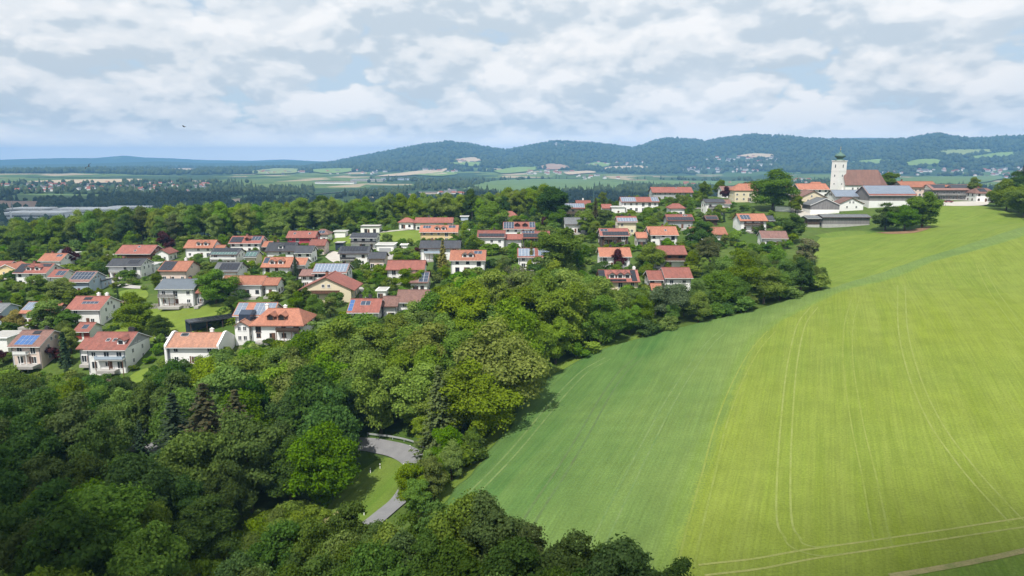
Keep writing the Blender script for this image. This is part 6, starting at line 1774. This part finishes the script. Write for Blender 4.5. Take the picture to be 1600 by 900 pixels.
TOWNS = [(40, 294, 62, 6, 40, 'tiny far house of the town above the left green field'), (130, 291, 60, 7, 26, 'tiny far house in the middle of the left valley town'),
         (265, 294, 70, 9, 52, 'tiny far house of the right part of the left valley town'), (440, 270, 40, 3, 12, 'tiny far house of the hamlet under the blue ridges'),
         (690, 267, 26, 2.5, 12, 'tiny far house of the foothill hamlet'), (735, 252, 22, 3, 12, 'tiny far house of the hamlet on the hill flank'),
         (860, 270, 36, 4, 22, 'tiny far house of the hamlet before the brown field'), (930, 278, 36, 3, 10, 'tiny far farm building beyond the wide green field'),
         (960, 256, 46, 3, 16, 'tiny far house on the right mid slope'), (1125, 267, 70, 5, 40, 'tiny far house of the town behind the cream rectory'),
         (1160, 249, 60, 5, 30, 'tiny far house of the town under the middle hill'), (878, 226, 14, 2, 8, 'tiny white house on the hill crest'),
         (1470, 268, 40, 5, 22, 'tiny far house left in the town behind the farm hill'), (1565, 270, 45, 9, 36, 'tiny far house of the town at the right edge'),
         (1400, 273, 40, 4, 12, 'tiny far house behind the hillside inn'), (710, 301, 26, 4, 9, 'small far farm building with red roof beyond the village wood'),
         (560, 270, 50, 3, 14, 'tiny far house along the foot of the hill'), (1110, 288, 40, 2, 6, 'tiny far white house in the right valley fields'), (1252, 284, 18, 4, 8, 'small far house left of the church tower')]
DT = []
for cx, cy, rx, ry, n, lab in TOWNS:
    for k in range(n):
        a = rg.uniform(-1, 1); e = rg.uniform(-1, 1)
        x, y, z = at(cx + a * rx, cy + e * ry * math.sqrt(max(0, 1 - a * a * 0.6)), 0, True)
        r_ = math.hypot(x, y)
        sc_ = (0.95 if r_ < 3500 else 1.3) * rg.uniform(0.85, 1.15)
        if r_ > 3300:
            DT.append((x, y, z, sc_, rg.uniform(-0.5, 0.5) + (math.pi / 2 if rg.random() < 0.35 else 0), rg.randrange(len(FH))))
            continue
        o = link('house', rg.choice(FH), None, (x, y, z), (0, 0, rg.uniform(-0.5, 0.5) + (math.pi / 2 if rg.random() < 0.35 else 0)), (sc_, sc_, sc_))
        tag(o, lab, 'house', lab.replace('tiny far house', 'houses').replace('small far house', 'houses').replace('tiny white house', 'white houses'))


# hamlets and towns beyond three kilometres, too small to pick apart
b = MB()
for x, y, z, s_, a, k in DT:
    me = FH[k]; c, s2 = math.cos(a) * s_, math.sin(a) * s_
    base_ = len(b.v)
    b.v += [(x + v.co.x * c - v.co.y * s2, y + v.co.x * s2 + v.co.y * c, z + v.co.z * s_) for v in me.vertices]
    for p in me.polygons:
        b.f.append([base_ + i for i in p.vertices]); b.m.append(p.material_index + (1 if k in (1, 3) and p.material_index else 0))
tag(b.build('distant_towns', [M['far_wall'], M['far_roof_red'], M['far_roof_grey']]), 'specks of distant towns and hamlets across the valley', 'town', kind='stuff')
print('FAR HOUSES single', len([o for o in bpy.data.objects if o.name.startswith('house')]), 'joined', len(DT))


def hall(cx, cy, lpx, dm, hm, label, wall='trim_white', roofm='concrete', teeth=0, rot=0, name='factory_hall'):
    x, y, z = at(cx, cy, 0, True)
    dep = y * cp - (z - CAMZ) * sp_
    L_ = lpx * dep / FPX
    root = bpy.data.objects.new(name, None); col.objects.link(root)
    root.location = (x, y, z); root.rotation_euler = (0, 0, R(rot))
    tag(root, label, 'factory')
    b = MB(); b.box(-L_ / 2, L_ / 2, -dm / 2, dm / 2, -6, hm); b.build('wall', M[wall], root)
    b = MB(); b.box(-L_ / 2 - .4, L_ / 2 + .4, -dm / 2 - .4, dm / 2 + .4, hm, hm + 0.5); ro = b.build('roof', M[roofm], root)
    if teeth:
        for k in range(teeth):
            b = MB(); xx = -L_ / 2 + (k + 0.5) * L_ / teeth; w_ = L_ / teeth * 0.36
            b.box(xx - w_, xx + w_, -dm * 0.42, dm * 0.42, hm + 0.5, hm + 2.4)
            b.build('roof_light', M['trim_white'], ro)
    b = MB(); b.box(-L_ / 2 + 2, L_ / 2 - 2, -dm / 2 - 0.15, -dm / 2, hm * 0.55, hm * 0.75); b.build('window_band', M['glass'], root)


hall(64, 341, 90, 60, 10, 'left white factory hall with stepped roof lights', teeth=6)
hall(52, 336, 60, 50, 12, 'grey-roofed rear hall of the factory', wall='concrete', roofm='concrete', teeth=4)
hall(140, 334, 100, 70, 9, 'long pale factory hall right of the stepped hall', teeth=9)
hall(205, 330, 60, 40, 8, 'far right end hall of the pale factory', teeth=5)
b = MB(); x, y, z = at(18, 345, 0, True); b.lathe([(1.6, -2), (1.4, 16), (1.2, 17)], 10)
tag(b.build('factory_silo', M['trim_white'], loc=(x, y, z)), 'white silo at the left corner of the factory', 'silo')
b = MB(); x, y, z = at(21, 338, 0, True); b.lathe([(0.8, -2), (0.6, 28), (0.5, 29)], 8)
tag(b.build('factory_chimney', M['concrete'], loc=(x, y, z)), 'thin pale chimney behind the factory silo', 'chimney')
hall(525, 287, 60, 60, 9, 'brown-roofed works hall left of the valley business park', wall='trim_white', roofm='tile_brown')
hall(575, 283, 50, 60, 9, 'grey works hall in the valley business park', wall='concrete', roofm='concrete')
hall(620, 281, 46, 60, 9, 'blue-grey works hall right in the valley business park', wall='wall_blue', roofm='fibre_grey')
hall(672, 303, 34, 26, 6, 'far farm hall with bluish roof beyond the village wood', wall='wall_pink', roofm='fibre_grey', name='farm_hall')
hall(652, 306, 26, 16, 5, 'far farm hall with red roof beyond the village wood', wall='wall_pink', roofm='tile_red', name='farm_hall')
hall(705, 303, 20, 14, 6, 'orange-roofed far barn just above the village wood', wall='wall_pink', roofm='tile_orange', name='farm_hall')
hall(1185, 259, 36, 90, 14, 'long white works hall in the town behind the rectory', name='works_hall')
# solar park rows
for k in range(13):
    x, y, z = at(497 + k * 8.6, 304 - k * 0.72, 0, True)
    b = MB()
    vs = [(-8, -34, 0.8), (8, -34, 3.4), (8, 34, 3.4), (-8, 34, 0.8)]
    b.add(vs + [(a, e, c + 0.2) for a, e, c in vs], [(3, 2, 1, 0), (4, 5, 6, 7), (0, 1, 5, 4), (1, 2, 6, 5), (2, 3, 7, 6), (3, 0, 4, 7)])
    o = b.build('solar_table', M['aluminium'], None, loc=(x, y, z), rot=(0, 0, R(-12)))
    b = MB()
    for e in (-28, -10, 10, 28): b.box(-0.2, 0.2, e - 0.2, e + 0.2, -2, 1.9)
    b.build('post', M['concrete'], o)
    tag(o, 'pale slanting row of the solar park beyond the wood', 'solar panels', 'rows of the solar park')

# woods of the valley, read as one mass
rs = np.random.RandomState(4)


def ico(sub, seed):
    import bmesh
    bm = bmesh.new()
    bmesh.ops.create_icosphere(bm, subdivisions=sub, radius=1.0)
    r2 = np.random.RandomState(seed)
    V = np.array([v.co[:] for v in bm.verts]); F = np.array([[v.index for v in f.verts] for f in bm.faces])
    bm.free()
    V = V * r2.uniform(0.72, 1.18, (len(V), 1))
    V[:, 2] = V[:, 2] * 0.95 + 0.75
    return V, F


def cone(seed):
    r2 = np.random.RandomState(seed)
    V, F = [], []
    for i, (r0, z0, z1) in enumerate(((0.62, 0.1, 1.2), (0.46, 0.8, 1.75), (0.28, 1.4, 2.3))):
        b0 = len(V)
        for k in range(7):
            a = 6.283 * k / 7 + i
            q = r0 * r2.uniform(0.75, 1.2)
            V.append((q * math.cos(a), q * math.sin(a), z0 + r2.uniform(-.08, .08)))
        V.append((0, 0, z1))
        F += [(b0 + k, b0 + (k + 1) % 7, b0 + 7) for k in range(7)]
    return np.array(V), np.array(F)


def scatter(name, P, S, temps, material, label):
    Vs, Fs, off = [], [], 0
    which = rs.randint(0, len(temps), len(P))
    for ti, (V, F) in enumerate(temps):
        m = np.nonzero(which == ti)[0]
        if not len(m): continue
        a = rs.uniform(0, 6.283, len(m)); c, s = np.cos(a), np.sin(a)
        X = V[None, :, 0] * c[:, None] - V[None, :, 1] * s[:, None]
        Y = V[None, :, 0] * s[:, None] + V[None, :, 1] * c[:, None]
        Z = np.repeat(V[None, :, 2], len(m), 0)
        sx = S[m][:, None]; sz = sx * rs.uniform(0.85, 1.25, (len(m), 1))
        Q = np.stack([X * sx + P[m, 0:1], Y * sx + P[m, 1:2], Z * sz + P[m, 2:3]], -1).reshape(-1, 3)
        f = (F[None] + (np.arange(len(m)) * len(V))[:, None, None]).reshape(-1, 3) + off
        Vs.append(Q); Fs.append(f); off += len(Q)
    o = link(name, np_mesh(name, np.concatenate(Vs), np.concatenate(Fs), [material], False))
    tag(o, label, 'forest', kind='stuff')


FP = [np.array(p, float) for p in FARPOLY] + [np.array([(5, 349), (15, 330), (120, 325), (235, 326), (240, 334), (120, 346)], float), np.array([(490, 312), (492, 290), (640, 282), (655, 292), (600, 300), (545, 305)], float),
     np.array([(630, 309), (640, 298), (720, 297), (725, 308)], float)]


def free_of_fields(x, y, z):
    d = y * cp - (z - CAMZ) * sp_
    a = 800 + FPX * x / d; e = 450 - FPX * (y * sp_ + (z - CAMZ) * cp) / d
    keep = np.ones(len(x), bool)
    for poly in FP:
        ins = np.zeros(len(x), bool)
        n = len(poly)
        for i in range(n):
            x1, y1 = poly[i]; x2, y2 = poly[(i + 1) % n]
            if y1 == y2: continue
            ins ^= ((y1 > e) != (y2 > e)) & (a < (x2 - x1) * (e - y1) / (y2 - y1) + x1)
        keep &= ~ins
    for cx, cy, rx, ry, n, lab in TOWNS:
        inside = ((a - cx) / rx) ** 2 + ((e - cy) / (ry * 1.1)) ** 2 < 1
        keep &= ~(inside & (rs.uniform(size=len(x)) < 0.72))
    return keep


leaf_mat('far_leaf', (0.022, 0.050, 0.014), (0.052, 0.090, 0.024), trans=0.0)
leaf_mat('far_leaf_near', (0.050, 0.095, 0.018), (0.105, 0.165, 0.034), trans=0.0)
N = 26000
r_ = 520 * (3600 / 520) ** rs.uniform(0, 1, N) ** 1.0
az_ = rs.uniform(-0.80, 0.80, N)
X, Y = r_ * np.sin(az_), r_ * np.cos(az_)
hide = (r_ < 560) & (np.abs(az_) < 2)
mask = forest_mask(X, Y) | (r_ < 900)
Z = H(X, Y)
mask &= free_of_fields(X, Y, Z) & ~((r_ < 640) & (X > 20))
X, Y, Z, r_ = X[mask], Y[mask], Z[mask], r_[mask]
S = np.clip(r_ / 240, 4.2, 9.0) * rs.uniform(0.7, 1.25, len(X))
nearm = r_ < 1300
P = np.stack([X, Y, Z], -1)
scatter('valley_woods', P[nearm], S[nearm], [ico(2, 1), ico(2, 2), ico(2, 3), cone(4)], M['far_leaf'], 'dark mixed woods filling the valley behind the village')
scatter('distant_woods', P[~nearm], S[~nearm], [ico(1, 5), ico(1, 6), cone(7)], M['far_leaf'], 'dark distant woods across the valley floor')
# wooded hills: crowns along slopes and skyline
N = 15000
r_ = rs.uniform(4700, 8300, N); az_ = rs.uniform(-0.66, 0.68, N)
X, Y = r_ * np.sin(az_), r_ * np.cos(az_); Z = H(X, Y)
mask = forest_mask(X, Y) & free_of_fields(X, Y, Z)
X, Y, Z = X[mask], Y[mask], Z[mask]
scatter('hill_woods', np.stack([X, Y, Z - 3], -1), rs.uniform(11, 20, len(X)), [ico(1, 8), ico(1, 9)], M['far_leaf'], 'blue-green woods on the far hills')

# ------------------------------------------------------------------ small things
def car(px, py, body, label, rot):
    x, y, z = at(px, py)
    root = bpy.data.objects.new('car', None); col.objects.link(root)
    root.location = (x, y, z + 0.25); root.rotation_euler = (0, 0, R(rot))
    tag(root, label, 'car')
    b = MB()
    b.prism_x([(-0.88, 0.35), (0.88, 0.35), (0.90, 0.75), (0.84, 0.92), (-0.84, 0.92), (-0.90, 0.75)], -2.15, 2.15)
    vs = [(-1.45, -0.80, 0.92), (1.15, -0.80, 0.92), (1.15, 0.80, 0.92), (-1.45, 0.80, 0.92), (-1.05, -0.62, 1.45), (0.45, -0.62, 1.45), (0.45, 0.62, 1.45), (-1.05, 0.62, 1.45)]
    b.add([v for v in vs], [(4, 5, 6, 7)])
    b.build('body', M[body], root)
    b = MB(); b.add(vs, [(0, 1, 5, 4), (1, 2, 6, 5), (2, 3, 7, 6), (3, 0, 4, 7)]); b.build('windows', M['glass'], root)
    for sx in (-1.35, 1.35):
        for sy in (-0.86, 0.86):
            b = MB(); b.lathe([(0.2, -0.11), (0.33, -0.1), (0.33, 0.1), (0.2, 0.11)], 14)
            b.build('wheel', M['trim_dark'], root, loc=(sx, sy, 0.33), rot=(math.pi / 2, 0, 0))
    for sy in (-0.6, 0.6):
        b = MB(); b.box(2.14, 2.18, sy - 0.16, sy + 0.16, 0.62, 0.76); b.build('headlight', M['trim_white'], root)


mat('paint_silver', (0.55, 0.56, 0.58), 0.35, 0.03, spec=0.6)
mat('paint_black', (0.02, 0.02, 0.024), 0.25, 0.03, spec=0.6)
mat('paint_red', (0.20, 0.03, 0.03), 0.3, 0.03, spec=0.6)
car(457, 438, 'paint_black', 'black car parked on the drive beside the long bungalow', 12)
car(256, 532, 'paint_silver', 'silver car parked left of the tan-roofed house', 4)
car(1482, 317, 'paint_red', 'dark red car before the balcony farmhouse', -15)

# solar carport
x, y, z = at(333, 512)
cpo = bpy.data.objects.new('carport', None); col.objects.link(cpo); cpo.location = (x, y, z); cpo.rotation_euler = (0, 0, R(38))
tag(cpo, 'dark carport with solar roof at the edge of the village meadow', 'carport')
b = MB(); b.box(-7, 7, -2.6, 2.6, 2.7, 2.95); b.build('roof', M['slate'], cpo)
solar(cpo, (-6.8, -2.5, 2.95), (1, 0, 0), (0, 1, 0), (0, 0, 1), 13.6, 5.0, 'solar_black')
b = MB(); b.box(-7, 7, 2.3, 2.5, -1, 2.7); b.build('rear_wall', M['solar_blue'], cpo)
for sx in (-6.6, -2.2, 2.2, 6.6):
    b = MB(); b.box(sx - 0.1, sx + 0.1, -2.4, -2.2, -1.5, 2.7); b.build('post', M['wood_dark'], cpo)

# hut on the steep meadow
x, y, z = at(180, 608)
hut = bpy.data.objects.new('hut', None); col.objects.link(hut); hut.location = (x, y, z); hut.rotation_euler = (0, 0, R(-8))
tag(hut, 'brown-roofed wooden hut at the edge of the lower wood', 'hut')
b = MB(); b.prism_x([(-1.6, -2), (1.6, -2), (1.6, 1.9), (0, 2.6), (-1.6, 1.9)], -2.0, 2.0); b.build('wall', M['wood_brown'], hut)
mat('shingle_brown', (0.26, 0.20, 0.14), 0.9, 0.15, 1.0)
b = MB(); b.prism_x([(-2.3, 1.62), (0, 2.65), (2.3, 1.62), (2.3, 1.76), (0, 2.82), (-2.3, 1.76)], -2.6, 2.6); b.build('roof', M['shingle_brown'], hut)
b = MB(); b.box(-0.45, 0.45, -1.68, -1.58, 0, 1.7); b.build('door', M['wood_dark'], hut)
# brown garden shed by the orchard lawn
x, y, z = at(206, 479)
sh = bpy.data.objects.new('shed', None); col.objects.link(sh); sh.location = (x, y, z)
tag(sh, 'small brown wooden shed at the left end of the stone wall', 'shed')
b = MB(); b.prism_x([(-1.5, -2), (1.5, -2), (1.5, 2.0), (0, 2.6), (-1.5, 2.0)], -2.0, 2.0); b.build('wall', M['wood_brown'], sh)
b = MB(); b.prism_x([(-2.1, 1.76), (0, 2.65), (2.1, 1.76), (2.1, 1.9), (0, 2.8), (-2.1, 1.9)], -2.6, 2.6); b.build('roof', M['shingle_brown'], sh)
# dry stone wall below the metal-roofed house: single stones
p0, p1 = at(226, 482), at(300, 481)
sw = bpy.data.objects.new('stone_wall', None); col.objects.link(sw); sw.location = (p0[0], p0[1], p0[2])
tag(sw, 'rough stone retaining wall below the grey metal-roofed house', 'wall')
rg = random.Random(9)
b = MB(); b.add([(-.5, -.4, 0), (.5, -.4, 0), (.5, .4, 0), (-.5, .4, 0), (-.42, -.36, .8), (.4, -.33, .85), (.42, .36, .8), (-.38, .35, .78)], [(0, 3, 2, 1), (4, 5, 6, 7), (0, 1, 5, 4), (1, 2, 6, 5), (2, 3, 7, 6), (3, 0, 4, 7)])
stn = b.mesh('stone', [M['stone']])
for c in range(2):
    for k in range(17):
        f = (k + 0.5 * c + 0.3) / 17.5
        xx, yy = p0[0] + (p1[0] - p0[0]) * f, p0[1] + (p1[1] - p0[1]) * f
        link('stone', stn, sw, (xx - p0[0], yy - p0[1], hz(xx, yy) - p0[2] - 0.1 + c * 0.72), (0, 0, rg.uniform(-.2, .2)), (rg.uniform(0.85, 1.15), 1, rg.uniform(0.85, 1.15)))


def wall_strip(name, pa, pb, h_, th, mt, label, cat='wall'):
    a, c = at(*pa), at(*pb)
    L_ = math.hypot(c[0] - a[0], c[1] - a[1])
    b = MB(); n = 6
    for k in range(n):
        f0, f1 = k / n, (k + 1) / n
        z0 = a[2] + (c[2] - a[2]) * (f0 + f1) / 2 - a[2]
        b.box(f0 * L_, f1 * L_ - 0.01, -th / 2, th / 2, z0 - 1.5, z0 + h_)
    o = b.build(name, M[mt], None, loc=a, rot=(0, 0, math.atan2(c[1] - a[1], c[0] - a[0])))
    tag(o, label, cat)
    return o


wall_strip('garden_wall', (1211, 330), (1235, 331), 2.6, 0.3, 'wall_white', 'white garden wall right below the great chestnut')
wall_strip('terrace_wall', (540, 424), (568, 424), 1.6, 0.3, 'wall_white', 'white terrace wall below the solar villa')


def hedge(pa, pb, h_, th, mtl, label):
    a, c = at(*pa), at(*pb)
    L_ = math.hypot(c[0] - a[0], c[1] - a[1])
    n = int(L_ * (h_ * 2 + th) * 16)
    q = np.random.RandomState(int(pa[0]))
    side = q.randint(0, 4, n)
    U = q.uniform(0, L_, n); Vv = q.uniform(-th / 2, th / 2, n); W_ = q.uniform(0, h_, n)
    Vv = np.where(side == 0, -th / 2, np.where(side == 1, th / 2, Vv)); W_ = np.where(side >= 2, h_, W_)
    C = np.stack([U, Vv + q.normal(size=n) * .05, W_ + U / L_ * (c[2] - a[2]) + q.normal(size=n) * .05], -1)
    Nn = np.stack([q.normal(size=n) * .4, np.where(side == 0, -1, np.where(side == 1, 1, 0)) + q.normal(size=n) * .4, np.where(side >= 2, 1.0, 0.2)], -1)
    V, F = quads(C, Nn, np.full(n, 0.2), q)
    o = link('hedge', np_mesh('hedge', V, F, [M[mtl]]), None, a, (0, 0, math.atan2(c[1] - a[1], c[0] - a[0])))
    tag(o, label, 'hedge')


hedge((352, 508), (395, 506), 2.0, 1.2, 'leaf_yellow', 'clipped yellowish hedge before the glass-bay house')
hedge((612, 358), (650, 355), 1.8, 1.2, 'leaf_dark', 'clipped dark hedge below the red pyramid roof')
hedge((340, 494), (366, 480), 1.6, 1.2, 'leaf_dark', 'dark hedge along the right edge of the village meadow')

# guard rail, marker posts and the sign along the road bend
rail_p = np.array(hx[3:7])
rail = smooth_poly(rail_p, 6)
tg = np.gradient(rail, axis=0); tg /= np.linalg.norm(tg, axis=1)[:, None]
out = rail + np.stack([-tg[:, 1], tg[:, 0]], -1) * 3.1
gr = bpy.data.objects.new('guard_rail', None); col.objects.link(gr); gz = hz(*out[0]); gr.location = (out[0][0], out[0][1], gz)
tag(gr, 'low pale guard rail around the outside of the road bend', 'guard rail')
b = MB()
rel = [(p[0] - out[0][0], p[1] - out[0][1], hz(*p) - gz) for p in out]
for i in range(len(rel) - 1):
    a, c = rel[i], rel[i + 1]
    b.add([(a[0], a[1], a[2] + .5), (c[0], c[1], c[2] + .5), (c[0], c[1], c[2] + .85), (a[0], a[1], a[2] + .85), (a[0], a[1] + .08, a[2] + .5), (c[0], c[1] + .08, c[2] + .5), (c[0], c[1] + .08, c[2] + .85), (a[0], a[1] + .08, a[2] + .85)],
          [(0, 1, 2, 3), (5, 4, 7, 6), (3, 2, 6, 7), (1, 0, 4, 5)])
b.build('rail', M['aluminium'], gr)
for p in rel[::3]:
    b = MB(); b.box(-.06, .06, .09, .2, -1, .8); b.build('post', M['aluminium'], gr, loc=p)
for (a, c), lab in zip([(569, 806), (631, 733), (579, 740), (594, 733), (641, 704)], ['white marker post beside the near road stretch', 'white marker post at the inner kerb of the road bend', 'white marker post at the shaded meadow corner', 'white marker post in the sunlit grass', 'white marker post outside the road bend']):
    x, y, z = at(a, c)
    mp = bpy.data.objects.new('marker_post', None); col.objects.link(mp); mp.location = (x, y, z)
    tag(mp, lab, 'marker post', 'marker posts along the road')
    b = MB(); b.prism_x([(-.07, -.4), (.07, -.4), (.06, 1.15), (-.06, 1.05)], -.07, .07); b.build('post', M['trim_white'], mp)
    b = MB(); b.box(-.075, .075, -.075, .075, .72, .92); b.build('band', M['trim_dark'], mp)
x, y, z = at(227, 688)
sg = bpy.data.objects.new('road_sign', None); col.objects.link(sg); sg.location = (x, y, z)
tag(sg, 'white diamond road sign above the glimpsed lower road', 'road sign')
b = MB(); b.lathe([(.04, -.5), (.04, 2.6)], 8); b.build('pole', M['aluminium'], sg)
b = MB(); b.add([(0, -.06, 1.9), (.5, -.06, 2.4), (0, -.06, 2.9), (-.5, -.06, 2.4), (0, -.03, 1.9), (.5, -.03, 2.4), (0, -.03, 2.9), (-.5, -.03, 2.4)], [(0, 1, 2, 3), (7, 6, 5, 4), (0, 4, 5, 1), (1, 5, 6, 2), (2, 6, 7, 3), (3, 7, 4, 0)]); b.build('plate', M['trim_white'], sg)
# antenna mast
x, y, z = at(927, 322)
b = MB(); b.tube([(0, 0, -1), (0, 0, 9), (0, 0, 12)], [.22, .18, .08], 8); b.box(-.45, .45, -.1, .1, 9.4, 9.6); b.box(-.3, .3, -.1, .1, 10.6, 10.75)
tag(b.build('mast', M['copper_green'], loc=(x, y, z)), 'thin green mast at the upper village edge', 'mast')

# birds
def bird(px, py, dist, span, bank, head, label):
    d = ray(px, py)
    p = Vector(d) * dist + Vector((0, 0, CAMZ))
    b = MB()
    s = span / 2
    V = [(0.32 * s, 0, 0.02 * s), (0.12 * s, .10 * s, .05 * s), (-.22 * s, .09 * s, .03 * s), (-.62 * s, .14 * s, 0), (-.55 * s, 0, .01 * s), (-.62 * s, -.14 * s, 0), (-.22 * s, -.09 * s, .03 * s), (.12 * s, -.10 * s, .05 * s), (-.05 * s, 0, -.09 * s),
         (.20 * s, .5 * s, .22 * s), (-.10 * s, .48 * s, .20 * s), (-.08 * s, s, .10 * s), (.20 * s, -.5 * s, .22 * s), (-.10 * s, -.48 * s, .20 * s), (-.08 * s, -s, .10 * s)]
    Fs = [(0, 1, 7), (1, 2, 6, 7), (2, 3, 4), (2, 4, 6), (4, 5, 6), (0, 8, 1), (0, 7, 8), (1, 8, 2), (7, 6, 8), (2, 8, 4), (6, 4, 8), (1, 9, 10, 2), (9, 11, 10), (7, 6, 13, 12), (12, 13, 14)]
    b.add(V, Fs)
    o = b.build('bird', M['feather'], None, loc=p, rot=(R(bank), R(8), R(head)))
    sm = o.modifiers.new('thick', 'SOLIDIFY'); sm.thickness = 0.03 * s
    tag(o, label, 'bird')


mat('feather', (0.025, 0.025, 0.03), 0.7, 0.1)
bird(138, 260, 60, 0.85, -40, 150, 'dark bird gliding low over the blue ridges')
bird(287, 198, 70, 0.75, 15, 190, 'small dark bird flying high in the cloudy sky')

# ------------------------------------------------------------------ air and clouds
b = MB(); b.box(-16300, 16300, -16300, 16300, -75, 348)
hm = bpy.data.materials.new('haze'); hm.use_nodes = True
t = NT(hm.node_tree)
pv = t.n('ShaderNodeVolumePrincipled')
pv.inputs['Color'].default_value = (0.26, 0.57, 1.0, 1)
pv.inputs['Density'].default_value = 1.05e-4
pv.inputs['Anisotropy'].default_value = -0.3
t.t.links.new(pv.outputs[0], t.n('ShaderNodeOutputMaterial').inputs['Volume'])
hzo = b.build('haze', hm)
tag(hzo, 'bluish summer haze over the valley', 'haze', kind='stuff')

# fair-weather clouds high above (outside the air box); their shadows lie on the near wood and the valley
cm = bpy.data.materials.new('cloud'); cm.use_nodes = True
t = NT(cm.node_tree)
df_ = t.n('ShaderNodeBsdfDiffuse', i_Color=(0.95, 0.95, 0.95)); tl = t.n('ShaderNodeBsdfTranslucent', i_Color=(0.9, 0.92, 0.95))
mx = t.n('ShaderNodeMixShader', i_0=0.4)
t.t.links.new(df_.outputs[0], mx.inputs[1]); t.t.links.new(tl.outputs[0], mx.inputs[2])
t.t.links.new(mx.outputs[0], t.n('ShaderNodeOutputMaterial').inputs[0])
ALT = 2600.0


def cloud(sx, sy, rx, ry, seed, lab):
    """a cloud whose shadow falls round (sx, sy)"""
    k = (ALT - 0) / sun_dir.z
    cx, cy = sx + sun_dir.x * k, sy + sun_dir.y * k
    q = np.random.RandomState(seed)
    Vs, Fs, off = [], [], 0
    V0, F0 = ico(3, seed)
    V0[:, 2] -= 0.75
    for i in range(40):
        a = q.uniform(0, 6.283); rr = math.sqrt(q.uniform(0, 1)) * 0.78
        s_ = q.uniform(0.26, 0.42)
        Z = np.maximum(V0[:, 2], -0.25) * s_ * 0.55 * min(rx, ry) * (1.2 - rr)
        Vs.append(np.stack([cx + (math.cos(a) * rr + V0[:, 0] * s_) * rx, cy + (math.sin(a) * rr + V0[:, 1] * s_) * ry, ALT + Z], -1))
        Fs.append(F0 + off); off += len(V0)
    o = link('cloud', np_mesh('cloud', np.concatenate(Vs), np.concatenate(Fs), [cm], True))
    tag(o, lab, 'cloud', kind='stuff')


for k, (a, c, rx, ry, lab) in enumerate([(-205, 4, 195, 122, 'small cloud shading the lower wood'), (120, -40, 250, 150, 'small cloud shading the lower field corner'), (-1000, 1500, 1000, 620, 'cloud over the left valley'), (250, 1500, 620, 520, 'cloud over the middle valley'),
                                     (1400, 1750, 800, 620, 'cloud over the right valley')]):
    cloud(a, c, rx, ry, 50 + k, lab)
